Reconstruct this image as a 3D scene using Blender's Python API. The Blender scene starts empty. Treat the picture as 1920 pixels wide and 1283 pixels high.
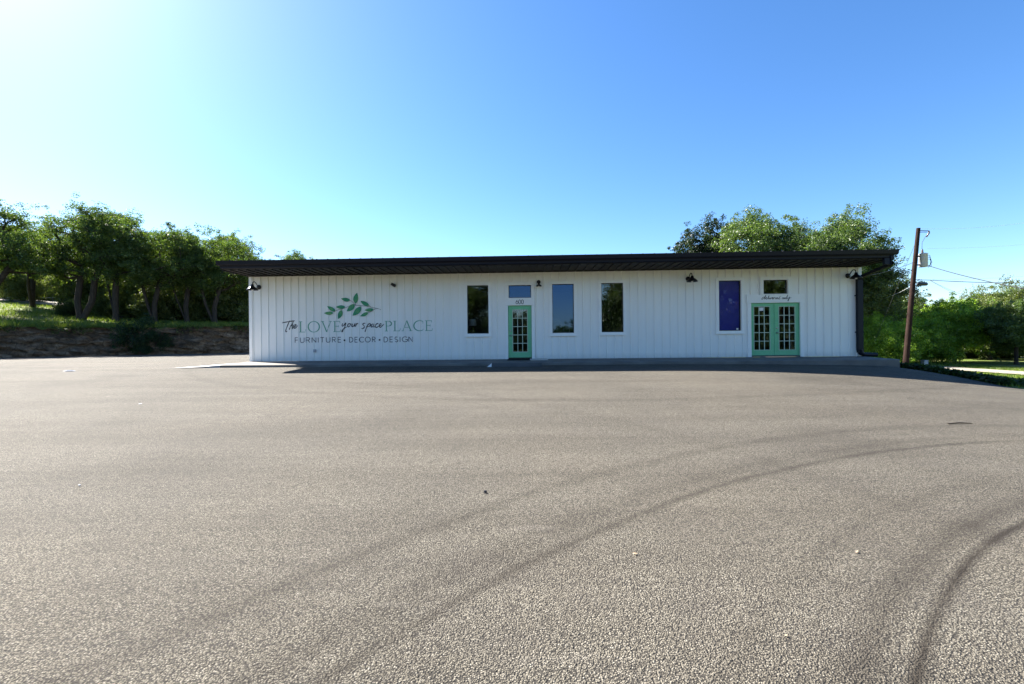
import bpy, math, random
import numpy as np
from mathutils import Vector, Matrix

SC = bpy.context.scene
COL = SC.collection
R = math.radians
EYE = 1.40                       # camera height above the asphalt at its foot
F_PX, ROLL = 853.0, -0.0102      # focal length in photo pixels (1920 wide), roll of the camera
# ------------------------------------------------------------------ measuring helpers
def ray(x, y):
    a, b = x - 960.0, 641.5 - y
    return ((math.cos(ROLL)*a - math.sin(ROLL)*b)/F_PX, 1.0, (math.sin(ROLL)*a + math.cos(ROLL)*b)/F_PX)
def at(x, y, D):
    q = ray(x, y)
    return Vector((q[0]*D, D, q[2]*D + EYE))

# ------------------------------------------------------------------ object helpers
def tag(o, label=None, cat=None, group=None, kind=None):
    if label: o['label'] = label
    if cat: o['category'] = cat
    if group: o['group'] = group
    if kind: o['kind'] = kind
    return o
def empty(name, loc=(0, 0, 0), rz=0.0):
    o = bpy.data.objects.new(name, None); COL.objects.link(o)
    o.location = loc; o.rotation_euler = (0, 0, rz); o.empty_display_size = .2
    return o
def link_mesh(name, me, mat=None, parent=None, loc=None, rz=None):
    o = bpy.data.objects.new(name, me); COL.objects.link(o)
    if mat is not None and not me.materials: me.materials.append(mat)
    if parent is not None: o.parent = parent
    if loc is not None: o.location = loc
    if rz is not None: o.rotation_euler = (0, 0, rz)
    return o
def copy_tree(o, parent=None):
    c = o.copy(); COL.objects.link(c); c.parent = parent
    for ch in list(o.children): copy_tree(ch, c)
    return c

class MB:
    """collects shapes for one mesh"""
    def __init__(s): s.v = []; s.f = []; s.sm = []
    def add(s, vs, fs, smooth=False):
        n = len(s.v); s.v += [tuple(v) for v in vs]
        for f in fs: s.f.append(tuple(i + n for i in f)); s.sm.append(smooth)
    def box(s, x0, x1, y0, y1, z0, z1):
        v = [(x, y, z) for z in (z0, z1) for y in (y0, y1) for x in (x0, x1)]
        s.add(v, [(0,2,3,1),(4,5,7,6),(0,1,5,4),(2,6,7,3),(0,4,6,2),(1,3,7,5)])
    def hexa(s, v):
        s.add(v, [(0,2,3,1),(4,5,7,6),(0,1,5,4),(2,6,7,3),(0,4,6,2),(1,3,7,5)])
    def tube(s, pts, rad, n=8, cap=True, smooth=True):
        pts = [Vector(p) for p in pts]
        if not hasattr(rad, '__len__'): rad = [rad]*len(pts)
        rings = []; prev = None
        for i, p in enumerate(pts):
            d = (pts[min(i+1, len(pts)-1)] - pts[max(i-1, 0)]).normalized()
            if prev is None:
                a = Vector((0, 0, 1)) if abs(d.z) < .9 else Vector((1, 0, 0))
                u = d.cross(a).normalized()
            else:
                u = (prev - d*prev.dot(d)).normalized()
            prev = u; w = d.cross(u)
            rings.append([p + (u*math.cos(2*math.pi*k/n) + w*math.sin(2*math.pi*k/n))*rad[i] for k in range(n)])
        vs = [q for r in rings for q in r]; fs = []
        for i in range(len(pts)-1):
            for k in range(n):
                a, b = i*n+k, i*n+(k+1) % n
                fs.append((a, b, b+n, a+n))
        s.add(vs, fs, smooth)
        if cap:
            s.add(rings[0], [tuple(range(n))[::-1]]); s.add(rings[-1], [tuple(range(n))])
    def lathe(s, prof, n=20, M=None, smooth=True):
        M = M or Matrix()
        vs = []; fs = []
        for r, z in prof:
            for k in range(n):
                vs.append(M @ Vector((r*math.cos(2*math.pi*k/n), r*math.sin(2*math.pi*k/n), z)))
        for i in range(len(prof)-1):
            for k in range(n):
                a, b = i*n+k, i*n+(k+1) % n
                fs.append((a, b, b+n, a+n))
        s.add(vs, fs, smooth)
    def mesh(s, name='m'):
        me = bpy.data.meshes.new(name); me.from_pydata(s.v, [], s.f)
        me.polygons.foreach_set('use_smooth', s.sm); me.update()
        return me
    def build(s, name, mat, parent=None, loc=None, rz=None, bevel=0):
        o = link_mesh(name, s.mesh(name), mat, parent, loc, rz)
        if bevel:
            m = o.modifiers.new('bevel', 'BEVEL'); m.width = bevel; m.segments = 2; m.limit_method = 'ANGLE'
        return o
def np_mesh(name, verts, faces):
    verts = np.ascontiguousarray(verts, dtype=np.float32); faces = np.ascontiguousarray(faces, dtype=np.int32)
    me = bpy.data.meshes.new(name); n, k = faces.shape
    me.vertices.add(len(verts)); me.vertices.foreach_set('co', verts.ravel())
    me.loops.add(n*k); me.loops.foreach_set('vertex_index', faces.ravel())
    me.polygons.add(n); me.polygons.foreach_set('loop_start', np.arange(0, n*k, k, dtype=np.int32))
    me.update(calc_edges=True)
    return me
def grid_faces(nu, nv):
    i, j = np.meshgrid(np.arange(nu-1), np.arange(nv-1), indexing='ij')
    a = (i*nv + j).ravel()
    return np.stack([a, a+nv, a+nv+1, a+1], 1)

# ------------------------------------------------------------------ materials
class NT:
    def __init__(s, name):
        s.m = bpy.data.materials.new(name); s.m.use_nodes = True; s.t = s.m.node_tree; s.t.nodes.clear()
        s.out = s.n('ShaderNodeOutputMaterial')
    def n(s, t, **kw):
        nd = s.t.nodes.new(t)
        for k, v in kw.items(): setattr(nd, k, v)
        return nd
    def l(s, a, b): s.t.links.new(a, b)
    def setv(s, sock, v):
        if isinstance(v, bpy.types.NodeSocket): s.l(v, sock)
        elif isinstance(v, (tuple, list)) and len(v) == 3 and sock.type == 'RGBA': sock.default_value = (*v, 1)
        else: sock.default_value = v
    def math(s, op, a, b=None, c=None, clamp=False):
        nd = s.n('ShaderNodeMath', operation=op, use_clamp=clamp)
        s.setv(nd.inputs[0], a)
        if b is not None: s.setv(nd.inputs[1], b)
        if c is not None: s.setv(nd.inputs[2], c)
        return nd.outputs[0]
    def mix(s, fac, a, b, blend='MIX'):
        nd = s.n('ShaderNodeMix', data_type='RGBA', blend_type=blend)
        s.setv(nd.inputs[0], fac); s.setv(nd.inputs[6], a); s.setv(nd.inputs[7], b)
        return nd.outputs[2]
    def ramp(s, fac, stops, interp='LINEAR'):
        nd = s.n('ShaderNodeValToRGB'); cr = nd.color_ramp; cr.interpolation = interp
        while len(cr.elements) < len(stops): cr.elements.new(.5)
        for e, (p, c) in zip(cr.elements, stops):
            e.position = p; e.color = (*c, 1) if isinstance(c, (tuple, list)) else (c, c, c, 1)
        s.l(fac, nd.inputs[0]); return nd.outputs[0]
    def obj(s, scale=(1, 1, 1), loc=(0, 0, 0)):
        tc = s.n('ShaderNodeTexCoord'); mp = s.n('ShaderNodeMapping')
        mp.inputs['Scale'].default_value = scale; mp.inputs['Location'].default_value = loc
        s.l(tc.outputs['Object'], mp.inputs[0]); return mp.outputs[0]
    def noise(s, vec, scale, detail=3, rough=.55, out=0):
        nd = s.n('ShaderNodeTexNoise'); s.l(vec, nd.inputs['Vector'])
        nd.inputs['Scale'].default_value = scale; nd.inputs['Detail'].default_value = detail
        nd.inputs['Roughness'].default_value = rough; return nd.outputs[out]
    def bump(s, h, dist, strength=1.0, normal=None):
        nd = s.n('ShaderNodeBump'); nd.inputs['Strength'].default_value = strength; nd.inputs['Distance'].default_value = dist
        s.l(h, nd.inputs['Height'])
        if normal is not None: s.l(normal, nd.inputs['Normal'])
        return nd.outputs[0]
    def bsdf(s, color, rough=.6, spec=.3, metal=0.0, normal=None):
        nd = s.n('ShaderNodeBsdfPrincipled')
        s.setv(nd.inputs['Base Color'], color); s.setv(nd.inputs['Roughness'], rough)
        nd.inputs['Specular IOR Level'].default_value = spec; nd.inputs['Metallic'].default_value = metal
        if normal is not None: s.l(normal, nd.inputs['Normal'])
        s.l(nd.outputs[0], s.out.inputs[0]); return nd

def plain(name, col, rough=.55, spec=.3, metal=0.0, var=.12, scale=3.0):
    """paint, metal or wood with faint procedural wear"""
    t = NT(name); v = t.obj()
    a = t.noise(v, scale, 5, .6); b = t.noise(v, scale*14, 2)
    f = t.math('MULTIPLY', a, b)
    c = t.ramp(f, [(.12, tuple(x*(1-var) for x in col)), (.42, tuple(min(1, x*(1+var*.6)) for x in col))])
    t.bsdf(c, rough, spec, metal, t.bump(b, .0015, .25)); return t.m

M = {}
M['navy_metal'] = plain('dark_roof_metal', (.008, .010, .017), .5, .22)
M['soffit'] = plain('dark_soffit_metal', (.032, .031, .031), .6, .15)
M['green'] = plain('green_door_paint', (.19, .53, .27), .45, .4, var=.10)
M['steel'] = plain('brushed_steel', (.42, .42, .42), .3, .5, .9)
M['black'] = plain('black_metal', (.010, .010, .011), .32, .5)
M['trim'] = plain('white_trim_paint', (.90, .88, .82), .5, .35, var=.04)
M['cable'] = plain('cable_black', (.02, .02, .022), .6)
M['palecable'] = plain('cable_pale', (.55, .57, .6), .5)
M['grey_tank'] = plain('tank_grey', (.40, .40, .41), .45, .4)
M['porcelain'] = plain('porcelain_brown', (.12, .09, .08), .25, .5)
M['shade'] = plain('lamp_shade_fabric', (.75, .74, .72), .8, .1)
M['gold'] = plain('gilded_twig', (.50, .36, .12), .4, .4, .3)
M['wood_dark'] = plain('dark_wood', (.06, .035, .02), .5)
M['ink'] = plain('black_lettering', (.018, .018, .020), .5)
M['ink_grey'] = plain('charcoal_lettering', (.05, .05, .055), .5)
M['sage'] = plain('green_lettering', (.12, .36, .23), .5, var=.08)
M['paper'] = plain('white_paper', (.78, .78, .76), .7)
M['yellow'] = plain('yellow_plastic', (.55, .33, .04), .5)
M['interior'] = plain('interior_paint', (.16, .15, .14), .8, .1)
M['dryleaf'] = plain('dry_leaf', (.45, .34, .22), .7)
M['mat'] = plain('door_mat_fibre', (.02, .018, .016), .9, .1)
M['rail'] = plain('pipe_rail_grey', (.30, .29, .28), .6)
M['dark_stick'] = plain('dead_wood', (.05, .04, .03), .8)
M['bright_shade'] = plain('glossy_white', (.8, .8, .78), .3)

def mat_leafpaint():
    t = NT('leaf_emblem_paint'); v = t.obj()
    c = t.ramp(t.noise(v, 4.5, 3), [(.30, (.028, .20, .09)), (.5, (.045, .28, .135)), (.68, (.13, .33, .11))])
    t.bsdf(c, .5); return t.m
M['leafpaint'] = mat_leafpaint()

def mat_siding():
    t = NT('white_metal_siding'); v = t.obj()
    a = t.noise(t.obj((1, 1, .15)), 2.2, 5, .6)
    c = t.ramp(a, [(.25, (.84, .815, .745)), (.7, (.905, .885, .815))])
    # splash dirt close to the slab
    sp = t.n('ShaderNodeSeparateXYZ'); t.l(v, sp.inputs[0])
    d = t.math('MULTIPLY', t.math('SUBTRACT', .22, sp.outputs[2], clamp=True), t.noise(v, 9, 4))
    c = t.mix(t.math('MULTIPLY', d, 2.6, clamp=True), c, (.42, .40, .36))
    t.bsdf(c, .42, .35, 0, t.bump(t.noise(t.obj((1, 1, .3)), 1.7, 2), .012, .35)); return t.m
M['siding'] = mat_siding()

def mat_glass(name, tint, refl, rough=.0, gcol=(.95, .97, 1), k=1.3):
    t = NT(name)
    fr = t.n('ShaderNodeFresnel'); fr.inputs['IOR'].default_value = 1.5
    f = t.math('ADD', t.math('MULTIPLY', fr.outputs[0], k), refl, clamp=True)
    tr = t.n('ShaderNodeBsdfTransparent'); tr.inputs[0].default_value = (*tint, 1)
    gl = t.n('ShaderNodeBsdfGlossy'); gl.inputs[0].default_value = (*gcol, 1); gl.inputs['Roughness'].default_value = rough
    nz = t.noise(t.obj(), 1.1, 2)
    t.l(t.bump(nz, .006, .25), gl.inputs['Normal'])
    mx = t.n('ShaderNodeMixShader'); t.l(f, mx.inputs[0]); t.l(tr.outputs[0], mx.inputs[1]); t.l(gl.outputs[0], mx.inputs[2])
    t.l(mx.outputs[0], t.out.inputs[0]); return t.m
M['glass'] = mat_glass('window_glass', (.72, .76, .76), .02)
M['glass_sky'] = mat_glass('sky_tinted_gloss_glass', (.55, .58, .6), .02, 0, (.36, .58, 1))  # blue gloss colour paints the mirrored low sky a deeper blue
M['film'] = mat_glass('violet_window_film', (.66, .66, .80), .0, k=.7)
def mat_blind():
    t = NT('violet_blind'); v = t.obj()
    c = t.ramp(t.noise(v, 2.5, 4), [(.3, (.25, .26, .62)), (.7, (.29, .30, .68))])
    t.bsdf(c, .8, .1); return t.m
M['blind'] = mat_blind()

def mat_concrete(name, base, var=.25):
    t = NT(name); v = t.obj()
    a = t.noise(v, 1.3, 6, .62); b = t.noise(v, 60, 2)
    c = t.ramp(a, [(.3, tuple(x*(1-var) for x in base)), (.7, tuple(x*(1+var*.5) for x in base))])
    c = t.mix(t.math('MULTIPLY', b, .35), c, tuple(x*.7 for x in base))
    t.bsdf(c, .85, .2, 0, t.bump(t.math('ADD', b, a), .004, .5)); return t.m
M['slab'] = mat_concrete('slab_concrete', (.185, .172, .152), .35)
M['pale_slab'] = mat_concrete('pale_concrete', (.52, .50, .46))
M['stop'] = mat_concrete('precast_concrete', (.10, .10, .10))
M['road'] = mat_concrete('pale_road', (.27, .24, .19))

def mat_asphalt():
    t = NT('chip_seal_asphalt'); v = t.obj()
    vo = t.n('ShaderNodeTexVoronoi', feature='F1'); t.l(v, vo.inputs['Vector']); vo.inputs['Scale'].default_value = 125
    vo.inputs['Randomness'].default_value = 1
    vo2 = t.n('ShaderNodeTexVoronoi', feature='F1'); t.l(v, vo2.inputs['Vector']); vo2.inputs['Scale'].default_value = 62
    wn = t.n('ShaderNodeSeparateColor'); t.l(vo.outputs['Color'], wn.inputs[0])
    stone = t.ramp(wn.outputs[0], [(0, (.066, .059, .045)), (.3, (.138, .124, .096)), (.62, (.186, .168, .130)), (.9, (.245, .223, .178)), (1, (.34, .315, .26))])
    # bitumen showing between the chips
    gap = t.ramp(vo.outputs['Distance'], [(.34, 0.0), (.62, 1.0)])
    big = t.noise(v, .30, 5, .6); mid = t.noise(v, 2.4, 4, .6); fin = t.noise(v, 14, 3, .6)
    bare = t.math('MULTIPLY', t.math('SUBTRACT', mid, .42, clamp=True), t.math('MULTIPLY', fin, 4.2), clamp=True)
    c = t.mix(t.math('MULTIPLY', gap, .85), stone, (.020, .018, .016))
    c = t.mix(t.math('MULTIPLY', bare, .5), c, (.055, .049, .043))
    # tyre-worn arcs: rings round turning centres on the lot
    sp = t.n('ShaderNodeSeparateXYZ'); wob = t.noise(v, .9, 3, .5, 1)
    wv = t.n('ShaderNodeVectorMath', operation='MULTIPLY_ADD'); t.l(wob, wv.inputs[0]); wv.inputs[1].default_value = (.06, .06, 0); t.l(v, wv.inputs[2])
    t.l(wv.outputs[0], sp.inputs[0]); X, Y = sp.outputs[0], sp.outputs[1]
    total = None
    for cx, cy, rad, w, amp in ARCS:
        dx, dy = t.math('SUBTRACT', X, cx), t.math('SUBTRACT', Y, cy)
        d = t.math('SQRT', t.math('ADD', t.math('MULTIPLY', dx, dx), t.math('MULTIPLY', dy, dy)))
        q = t.math('DIVIDE', t.math('ABSOLUTE', t.math('SUBTRACT', d, rad)), w)
        k = t.math('MULTIPLY', t.math('SMOOTH_MAX', t.math('SUBTRACT', 1.0, q), 0.0, .12), amp)
        total = k if total is None else t.math('ADD', total, k)
    total = t.math('MULTIPLY', t.math('MULTIPLY', total, t.math('ADD', .45, fin)), t.math('ADD', -.1, t.math('MULTIPLY', t.noise(v, 1.1, 6, .7), 2.2)), clamp=True)
    c = t.mix(total, c, (.026, .021, .015))
    tone = t.ramp(big, [(.28, (.66, .65, .63)), (.46, (.95, .95, .94)), (.72, (1.06, 1.04, 1.0))])
    c = t.mix(1.0, c, tone, 'MULTIPLY')
    stk = t.noise(t.obj((.16, 1.3, 1)), 1.0, 4, .6)
    c = t.mix(1.0, c, t.ramp(stk, [(.34, (.76, .75, .74)), (.6, (1, 1, 1))]), 'MULTIPLY')
    cr = t.n('ShaderNodeTexVoronoi', feature='DISTANCE_TO_EDGE'); cr.inputs['Scale'].default_value = .19
    cw = t.n('ShaderNodeVectorMath', operation='MULTIPLY_ADD'); t.l(t.noise(v, 1.1, 6, .7, 1), cw.inputs[0]); cw.inputs[1].default_value = (1.6, 1.6, 0); t.l(v, cw.inputs[2]); t.l(cw.outputs[0], cr.inputs['Vector'])
    ck = t.math('MULTIPLY', t.math('LESS_THAN', cr.outputs['Distance'], .0011), t.math('GREATER_THAN', t.noise(v, .35, 2), .55))
    c = t.mix(t.math('MULTIPLY', ck, .6), c, (.03, .026, .022))
    oil = t.math('MULTIPLY', t.math('SUBTRACT', t.noise(t.obj((1, 1, 1), (3.3, 8.1, 0)), .9, 4, .5), .63, clamp=True), 5, clamp=True)
    c = t.mix(t.math('MULTIPLY', oil, .45), c, (.05, .044, .036))
    # pale scuffs
    sc = t.math('MULTIPLY', t.math('SUBTRACT', t.noise(t.obj((.5, 1.8, 1), (7, 3, 0)), .8, 5,   .65), .665, clamp=True), 2.0, clamp=True)
    c = t.mix(sc, c, (.36, .33, .29))
    h = t.math('ADD', t.math('MULTIPLY', vo.outputs['Distance'], -1.0), t.math('MULTIPLY', vo2.outputs['Distance'], -.35))
    h2 = t.math('ADD', h, t.math('MULTIPLY', wn.outputs[1], .55))
    t.bsdf(c, .88, .22, 0, t.bump(h2, .0075, 1.0)); return t.m
ARCS = [(6.75, -3.5, 7.40, .05, 1.0), (6.75, -3.5, 7.56, .12, .5), (6.75, -3.5, 7.95, .10, .18), (7.2, -5.1, 10.54, .07, .6), (7.2, -5.1, 10.75, .2, .3), (7.2, -5.1, 11.35, .13, .34),
        (7.2, -5.1, 9.2, .2, .10), (-9, 0, 12.5, .2, .14), (2, 24, 15.5, .28, .26), (4, 26, 16.5, .12, .14)]
M['asphalt'] = mat_asphalt()

def mat_ground():
    t = NT('grassy_soil'); v = t.obj()
    a = t.noise(v, .35, 5, .6); b = t.noise(v, 5, 5, .65)
    c = t.ramp(b, [(.3, (.05, .075, .016)), (.55, (.10, .14, .028)), (.75, (.17, .18, .055))])
    c = t.mix(t.ramp(a, [(.48, 0.0), (.68, .7)]), c, (.20, .165, .10))
    t.bsdf(c, .9, .1, 0, t.bump(b, .06, .7)); return t.m
M['ground'] = mat_ground()
def mat_blades(name, c0, c1, c2, trans=.5):
    t = NT(name)
    ge = t.n('ShaderNodeNewGeometry')
    c = t.ramp(ge.outputs['Random Per Island'], [(0, c0), (.55, c1), (1, c2)])
    df = t.n('ShaderNodeBsdfDiffuse'); t.l(c, df.inputs[0])
    tl = t.n('ShaderNodeBsdfTranslucent'); t.l(t.mix(1.0, c, (1.25, 1.25, .6), 'MULTIPLY'), tl.inputs[0])
    gl = t.n('ShaderNodeBsdfGlossy'); gl.inputs['Roughness'].default_value = .45; gl.inputs[0].default_value = (.5, .5, .5, 1)
    m1 = t.n('ShaderNodeMixShader'); m1.inputs[0].default_value = trans; t.l(df.outputs[0], m1.inputs[1]); t.l(tl.outputs[0], m1.inputs[2])
    m2 = t.n('ShaderNodeMixShader'); m2.inputs[0].default_value = .05; t.l(m1.outputs[0], m2.inputs[1]); t.l(gl.outputs[0], m2.inputs[2])
    t.l(m2.outputs[0], t.out.inputs[0]); return t.m
M['grass'] = mat_blades('grass_blades', (.06, .11, .014), (.12, .18, .02), (.20, .23, .04))
M['oak'] = mat_blades('live_oak_leaves', (.030, .062, .014), (.064, .112, .022), (.12, .165, .035))
M['oak_pale'] = mat_blades('grey_green_leaves', (.042, .080, .022), (.072, .125, .033), (.12, .175, .045))
M['bright'] = mat_blades('fresh_green_leaves', (.11, .19, .02), (.20, .33, .03), (.30, .44, .06), .62)
M['cedar'] = mat_blades('cedar_needles', (.010, .022, .010), (.018, .036, .014), (.03, .05, .018))
M['olive'] = mat_blades('olive_green_leaves', (.055, .08, .022), (.09, .125, .032), (.14, .17, .045))
M['rimweed'] = mat_blades('rim_weed_leaves', (.03, .055, .012), (.07, .105, .02), (.16, .16, .06))
M['weed'] = mat_blades('dark_weeds', (.012, .03, .008), (.025, .055, .012), (.05, .09, .02))
def mat_bark(name, base):
    t = NT(name); v = t.obj((1, 1, .25))
    a = t.noise(v, 9, 6, .7)
    t.bsdf(t.ramp(a, [(.3, tuple(x*.5 for x in base)), (.7, tuple(x*1.4 for x in base))]), .9, .15, 0, t.bump(a, .04, .8)); return t.m
M['bark'] = mat_bark('oak_bark', (.045, .036, .028))
M['pole'] = mat_bark('creosoted_pole_wood', (.026, .014, .011))
M['postwood'] = mat_bark('weathered_post_wood', (.15, .085, .05))
def mat_rock():
    t = NT('cut_limestone'); v = t.obj()
    a = t.noise(v, .55, 6, .65); st = t.noise(t.obj((1, 1, 1.5)), 2.2, 8, .72); b = t.noise(v, 7, 5, .65)
    c = t.ramp(st, [(.25, (.05, .036, .026)), (.48, (.16, .122, .085)), (.75, (.33, .27, .20))])
    ch = t.n('ShaderNodeTexVoronoi', feature='DISTANCE_TO_EDGE'); t.l(t.obj((1, 1, 1.9)), ch.inputs['Vector']); ch.inputs['Scale'].default_value = 1.5
    cc = t.n('ShaderNodeTexVoronoi', feature='F1'); t.l(t.obj((1, 1, 1.9)), cc.inputs['Vector']); cc.inputs['Scale'].default_value = 1.5
    sc_ = t.n('ShaderNodeSeparateColor'); t.l(cc.outputs['Color'], sc_.inputs[0])
    c = t.mix(1.0, c, t.ramp(sc_.outputs[0], [(0, (.6, .57, .53)), (1, (1.2, 1.15, 1.05))]), 'MULTIPLY')
    c = t.mix(t.ramp(ch.outputs['Distance'], [(.0, .55), (.06, 0.0)]), c, (.022, .018, .014))
    c = t.mix(t.ramp(a, [(.50, 0.0), (.66, .8)]), c, (.030, .026, .020))
    t.bsdf(c, .9, .15, 0, t.bump(t.math('ADD', st, t.math('MULTIPLY', b, .6)), .16, 1.0)); return t.m
M['rock'] = mat_rock()

# ------------------------------------------------------------------ terrain
def lot_z(x, y):
    x = np.asarray(x, float); y = np.asarray(y, float)
    b = np.where(y < 0, 0, np.where(y < 16, .57*np.clip(y, 0, 16)/16, .57 + .0032*(np.minimum(y, 60)-16)))
    f1 = .0055*np.clip(x-4.5, 0, 10.5)**2
    f2 = np.where(x > 15, .55*(1-np.exp(-(np.maximum(x, 15)-15)/5)), 0)
    w = np.clip((y-13)/2.6, 0, 1); w = w*w*(3-2*w); w = w*np.clip((26-y)/8, 0, 1)**.5
    k = 1-(1-np.clip(.3+.7*(x-12.8)/3.2, .3, 1))*w
    return b - (f1 + f2)*k
def gz(x, y): return float(lot_z(x, y))
def hnoise(x, y, s=1.0, seed=0):
    rs = np.random.RandomState(seed); z = np.zeros_like(x, float)
    for k in range(7):
        a = rs.uniform(0, 6.28); fr = s*2**(k*.55)*rs.uniform(.8, 1.2)
        z += np.sin((x*np.cos(a)+y*np.sin(a))*fr + rs.uniform(0, 6.28))/(1+k*.6)
    return z/3.0

LOT_R = [(-30, 20.0), (6, 15.8), (10, 15.0), (13, 14.6), (14.8, 14.55), (15.8, 14.0), (16.6, 13.7), (30, 14.5), (60, 16)]
def lot_right(y): return np.interp(y, [p[0] for p in LOT_R], [p[1] for p in LOT_R])
BANK = [(-52, -30), (-51, 0), (-47, 18), (-37.3, 33), (-33, 37), (-26.3, 40), (-24.0, 42), (-14, 46), (2, 49), (14, 50)]

# the one ground sheet, to the horizon
def axis(lo, hi, near, step):
    a = [0.0]
    while a[-1] < hi: a.append(a[-1] + (step if a[-1] < near else max(step, a[-1]*.12)))
    b = [0.0]
    while b[-1] > lo: b.append(b[-1] - (step if -b[-1] < near else max(step, -b[-1]*.12)))
    return np.array(sorted(set(a + b)))
gx, gy = axis(-1500, 1500, 45, 1.0), axis(-1500, 2500, 60, 1.0)
XX, YY = np.meshgrid(gx, gy, indexing='ij')
inside = (XX < lot_right(YY) + .3) & (YY < 47) & (YY > -36) & (XX > -53)
ZZ = lot_z(XX, YY) + np.where(inside, -.12, .012 + .03*hnoise(XX, YY, .9, 3))
ground = link_mesh('ground', np_mesh('ground', np.stack([XX, YY, ZZ], -1).reshape(-1, 3), grid_faces(len(gx), len(gy))), M['ground'])
tag(ground, kind='structure')

# asphalt lot sheet
ys = np.concatenate([np.arange(-30, 30, .5), np.arange(30, 50.1, 1)]); us = np.linspace(0, 1, 150)
xr = lot_right(ys) + .12*hnoise(ys, ys*0, 2.2, 5)
LX = -54 + (xr[None, :]+54)*us[:, None]; LY = np.broadcast_to(ys[None, :], LX.shape)
lot = link_mesh('parking_lot', np_mesh('parking_lot', np.stack([LX, LY, lot_z(LX, LY)], -1).reshape(-1, 3), grid_faces(len(us), len(ys))), M['asphalt'])
lot.data.polygons.foreach_set('use_smooth', [True]*len(lot.data.polygons)); tag(lot, kind='structure')

# left bank: cut rock face, then the grassy rise behind it
bp = np.array(BANK, float); seg = np.r_[0, np.cumsum(np.hypot(*np.diff(bp, axis=0).T))]
s_ = np.linspace(0, seg[-1], 420); bx = np.interp(s_, seg, bp[:, 0]); by = np.interp(s_, seg, bp[:, 1])
ker = np.ones(25)/25
bx = np.convolve(np.pad(bx, 12, 'edge'), ker, 'valid'); by = np.convolve(np.pad(by, 12, 'edge'), ker, 'valid')
OUT = np.array([-.52, .854])
TOP = EYE + np.interp(bx, [-50, -37, -30, -25, -14, 14], [1.45, 1.50, 1.55, 1.72, 1.75, 1.6])
SLOPE = np.interp(bx, [-45, -37, -30, -24, 0], [.134, .131, .105, .06, .03])
def plateau_z(i, t):
    return TOP[i] + SLOPE[i]*np.minimum(t, 30) + .02*np.clip(t-30, 0, 1e9)*0
rows = 26; RV = np.zeros((len(s_), rows, 3)); rs = np.random.RandomState(4)
jag = rs.randn(len(s_), rows); jag = (jag + np.roll(jag, 1, 0) + np.roll(jag, 1, 1))/2
for j in range(rows):
    k = j/(rows-1); z0 = lot_z(bx, by) - .15
    ledge = .14*hnoise(s_*.7, np.full_like(s_, k*9), 1.6, 11) + .16*jag[:, j] + .05*(math.floor(k*7+1.2*math.sin(j)) % 2) + .22*hnoise(s_, np.full_like(s_, k*5), .8, 12)
    tt = .55*k + ledge*(1 if 0 < j < rows-1 else .4)
    RV[:, j, 0] = bx + OUT[0]*tt; RV[:, j, 1] = by + OUT[1]*tt
    RV[:, j, 2] = z0 + (TOP - .03 - z0)*k**.92 + .05*jag[:, j]*(0 < j < rows)
bank = link_mesh('rock_bank', np_mesh('rock_bank', RV.reshape(-1, 3), grid_faces(len(s_), rows)), M['rock']); tag(bank, kind='structure')
tv = np.r_[.15, .4, .8, 1.2, np.linspace(2, 30, 40), np.linspace(34, 160, 14)]
PV = np.zeros((len(s_), len(tv), 3))
for j, t in enumerate(tv):
    PV[:, j, 0] = bx + OUT[0]*t; PV[:, j, 1] = by + OUT[1]*t
    PV[:, j, 2] = plateau_z(np.arange(len(s_)), t) + .06*hnoise(bx+t, by, .8, 8)*(t > 1)
    if j == 0: PV[:, 0, :] = RV[:, -2, :] + np.array([OUT[0]*-.04, OUT[1]*-.04, .02])
    if j == 1: PV[:, 1, :2] = RV[:, -2, :2] + OUT*.22
hill = link_mesh('grassy_rise', np_mesh('grassy_rise', PV.reshape(-1, 3), grid_faces(len(s_), len(tv))), M['ground']); tag(hill, kind='structure')
hill.data.polygons.foreach_set('use_smooth', [True]*len(hill.data.polygons))
def hill_z(x, y):
    """height of the rise under a plan point"""
    A = np.stack([np.full_like(bx, OUT[0]), np.full_like(bx, OUT[1])], 1)
    dx, dy = x-bx, y-by; t = dx*OUT[0]+dy*OUT[1]; off = np.abs(dx*OUT[1]-dy*OUT[0])
    off = np.where(t < .3, 1e9, off); i = int(np.argmin(off))
    if off[i] > 3: return gz(x, y)
    return float(plateau_z(i, t[i]))
def on_hill(px, D): 
    q = ray(px, 640); return Vector((q[0]*D, D, hill_z(q[0]*D, D)))
def on_lot(px, D):
    q = ray(px, 640); return Vector((q[0]*D, D, gz(q[0]*D, D)))

# lane on the rise (far left) and lane on the right
def strip(name, pts, w, zf, mat, lift=.03):
    pts = np.array(pts, float); n = 60
    sg = np.r_[0, np.cumsum(np.hypot(*np.diff(pts, axis=0).T))]; q = np.linspace(0, sg[-1], n)
    x, y = np.interp(q, sg, pts[:, 0]), np.interp(q, sg, pts[:, 1])
    dx, dy = np.gradient(x), np.gradient(y); L = np.hypot(dx, dy); nx, ny = -dy/L, dx/L
    V = np.zeros((n, 7, 3))
    for j in range(7):
        o = (j/6-.5)*w
        V[:, j, 0] = x+nx*o; V[:, j, 1] = y+ny*o
        V[:, j, 2] = [zf(a, b)+lift for a, b in zip(V[:, j, 0], V[:, j, 1])]
    return tag(link_mesh(name, np_mesh(name, V.reshape(-1, 3), grid_faces(n, 7)), mat), kind='structure')
strip('lane', [(-75, 46), (-58, 51), (-47, 53.5), (-41, 56), (-36, 62)], 4.2, hill_z, M['road'], .07)
strip('side_road', [(25.0, -25), (25.7, 10), (26.0, 25), (26.3, 34), (27, 60)], 2.6, gz, M['road'], .07)

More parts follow.
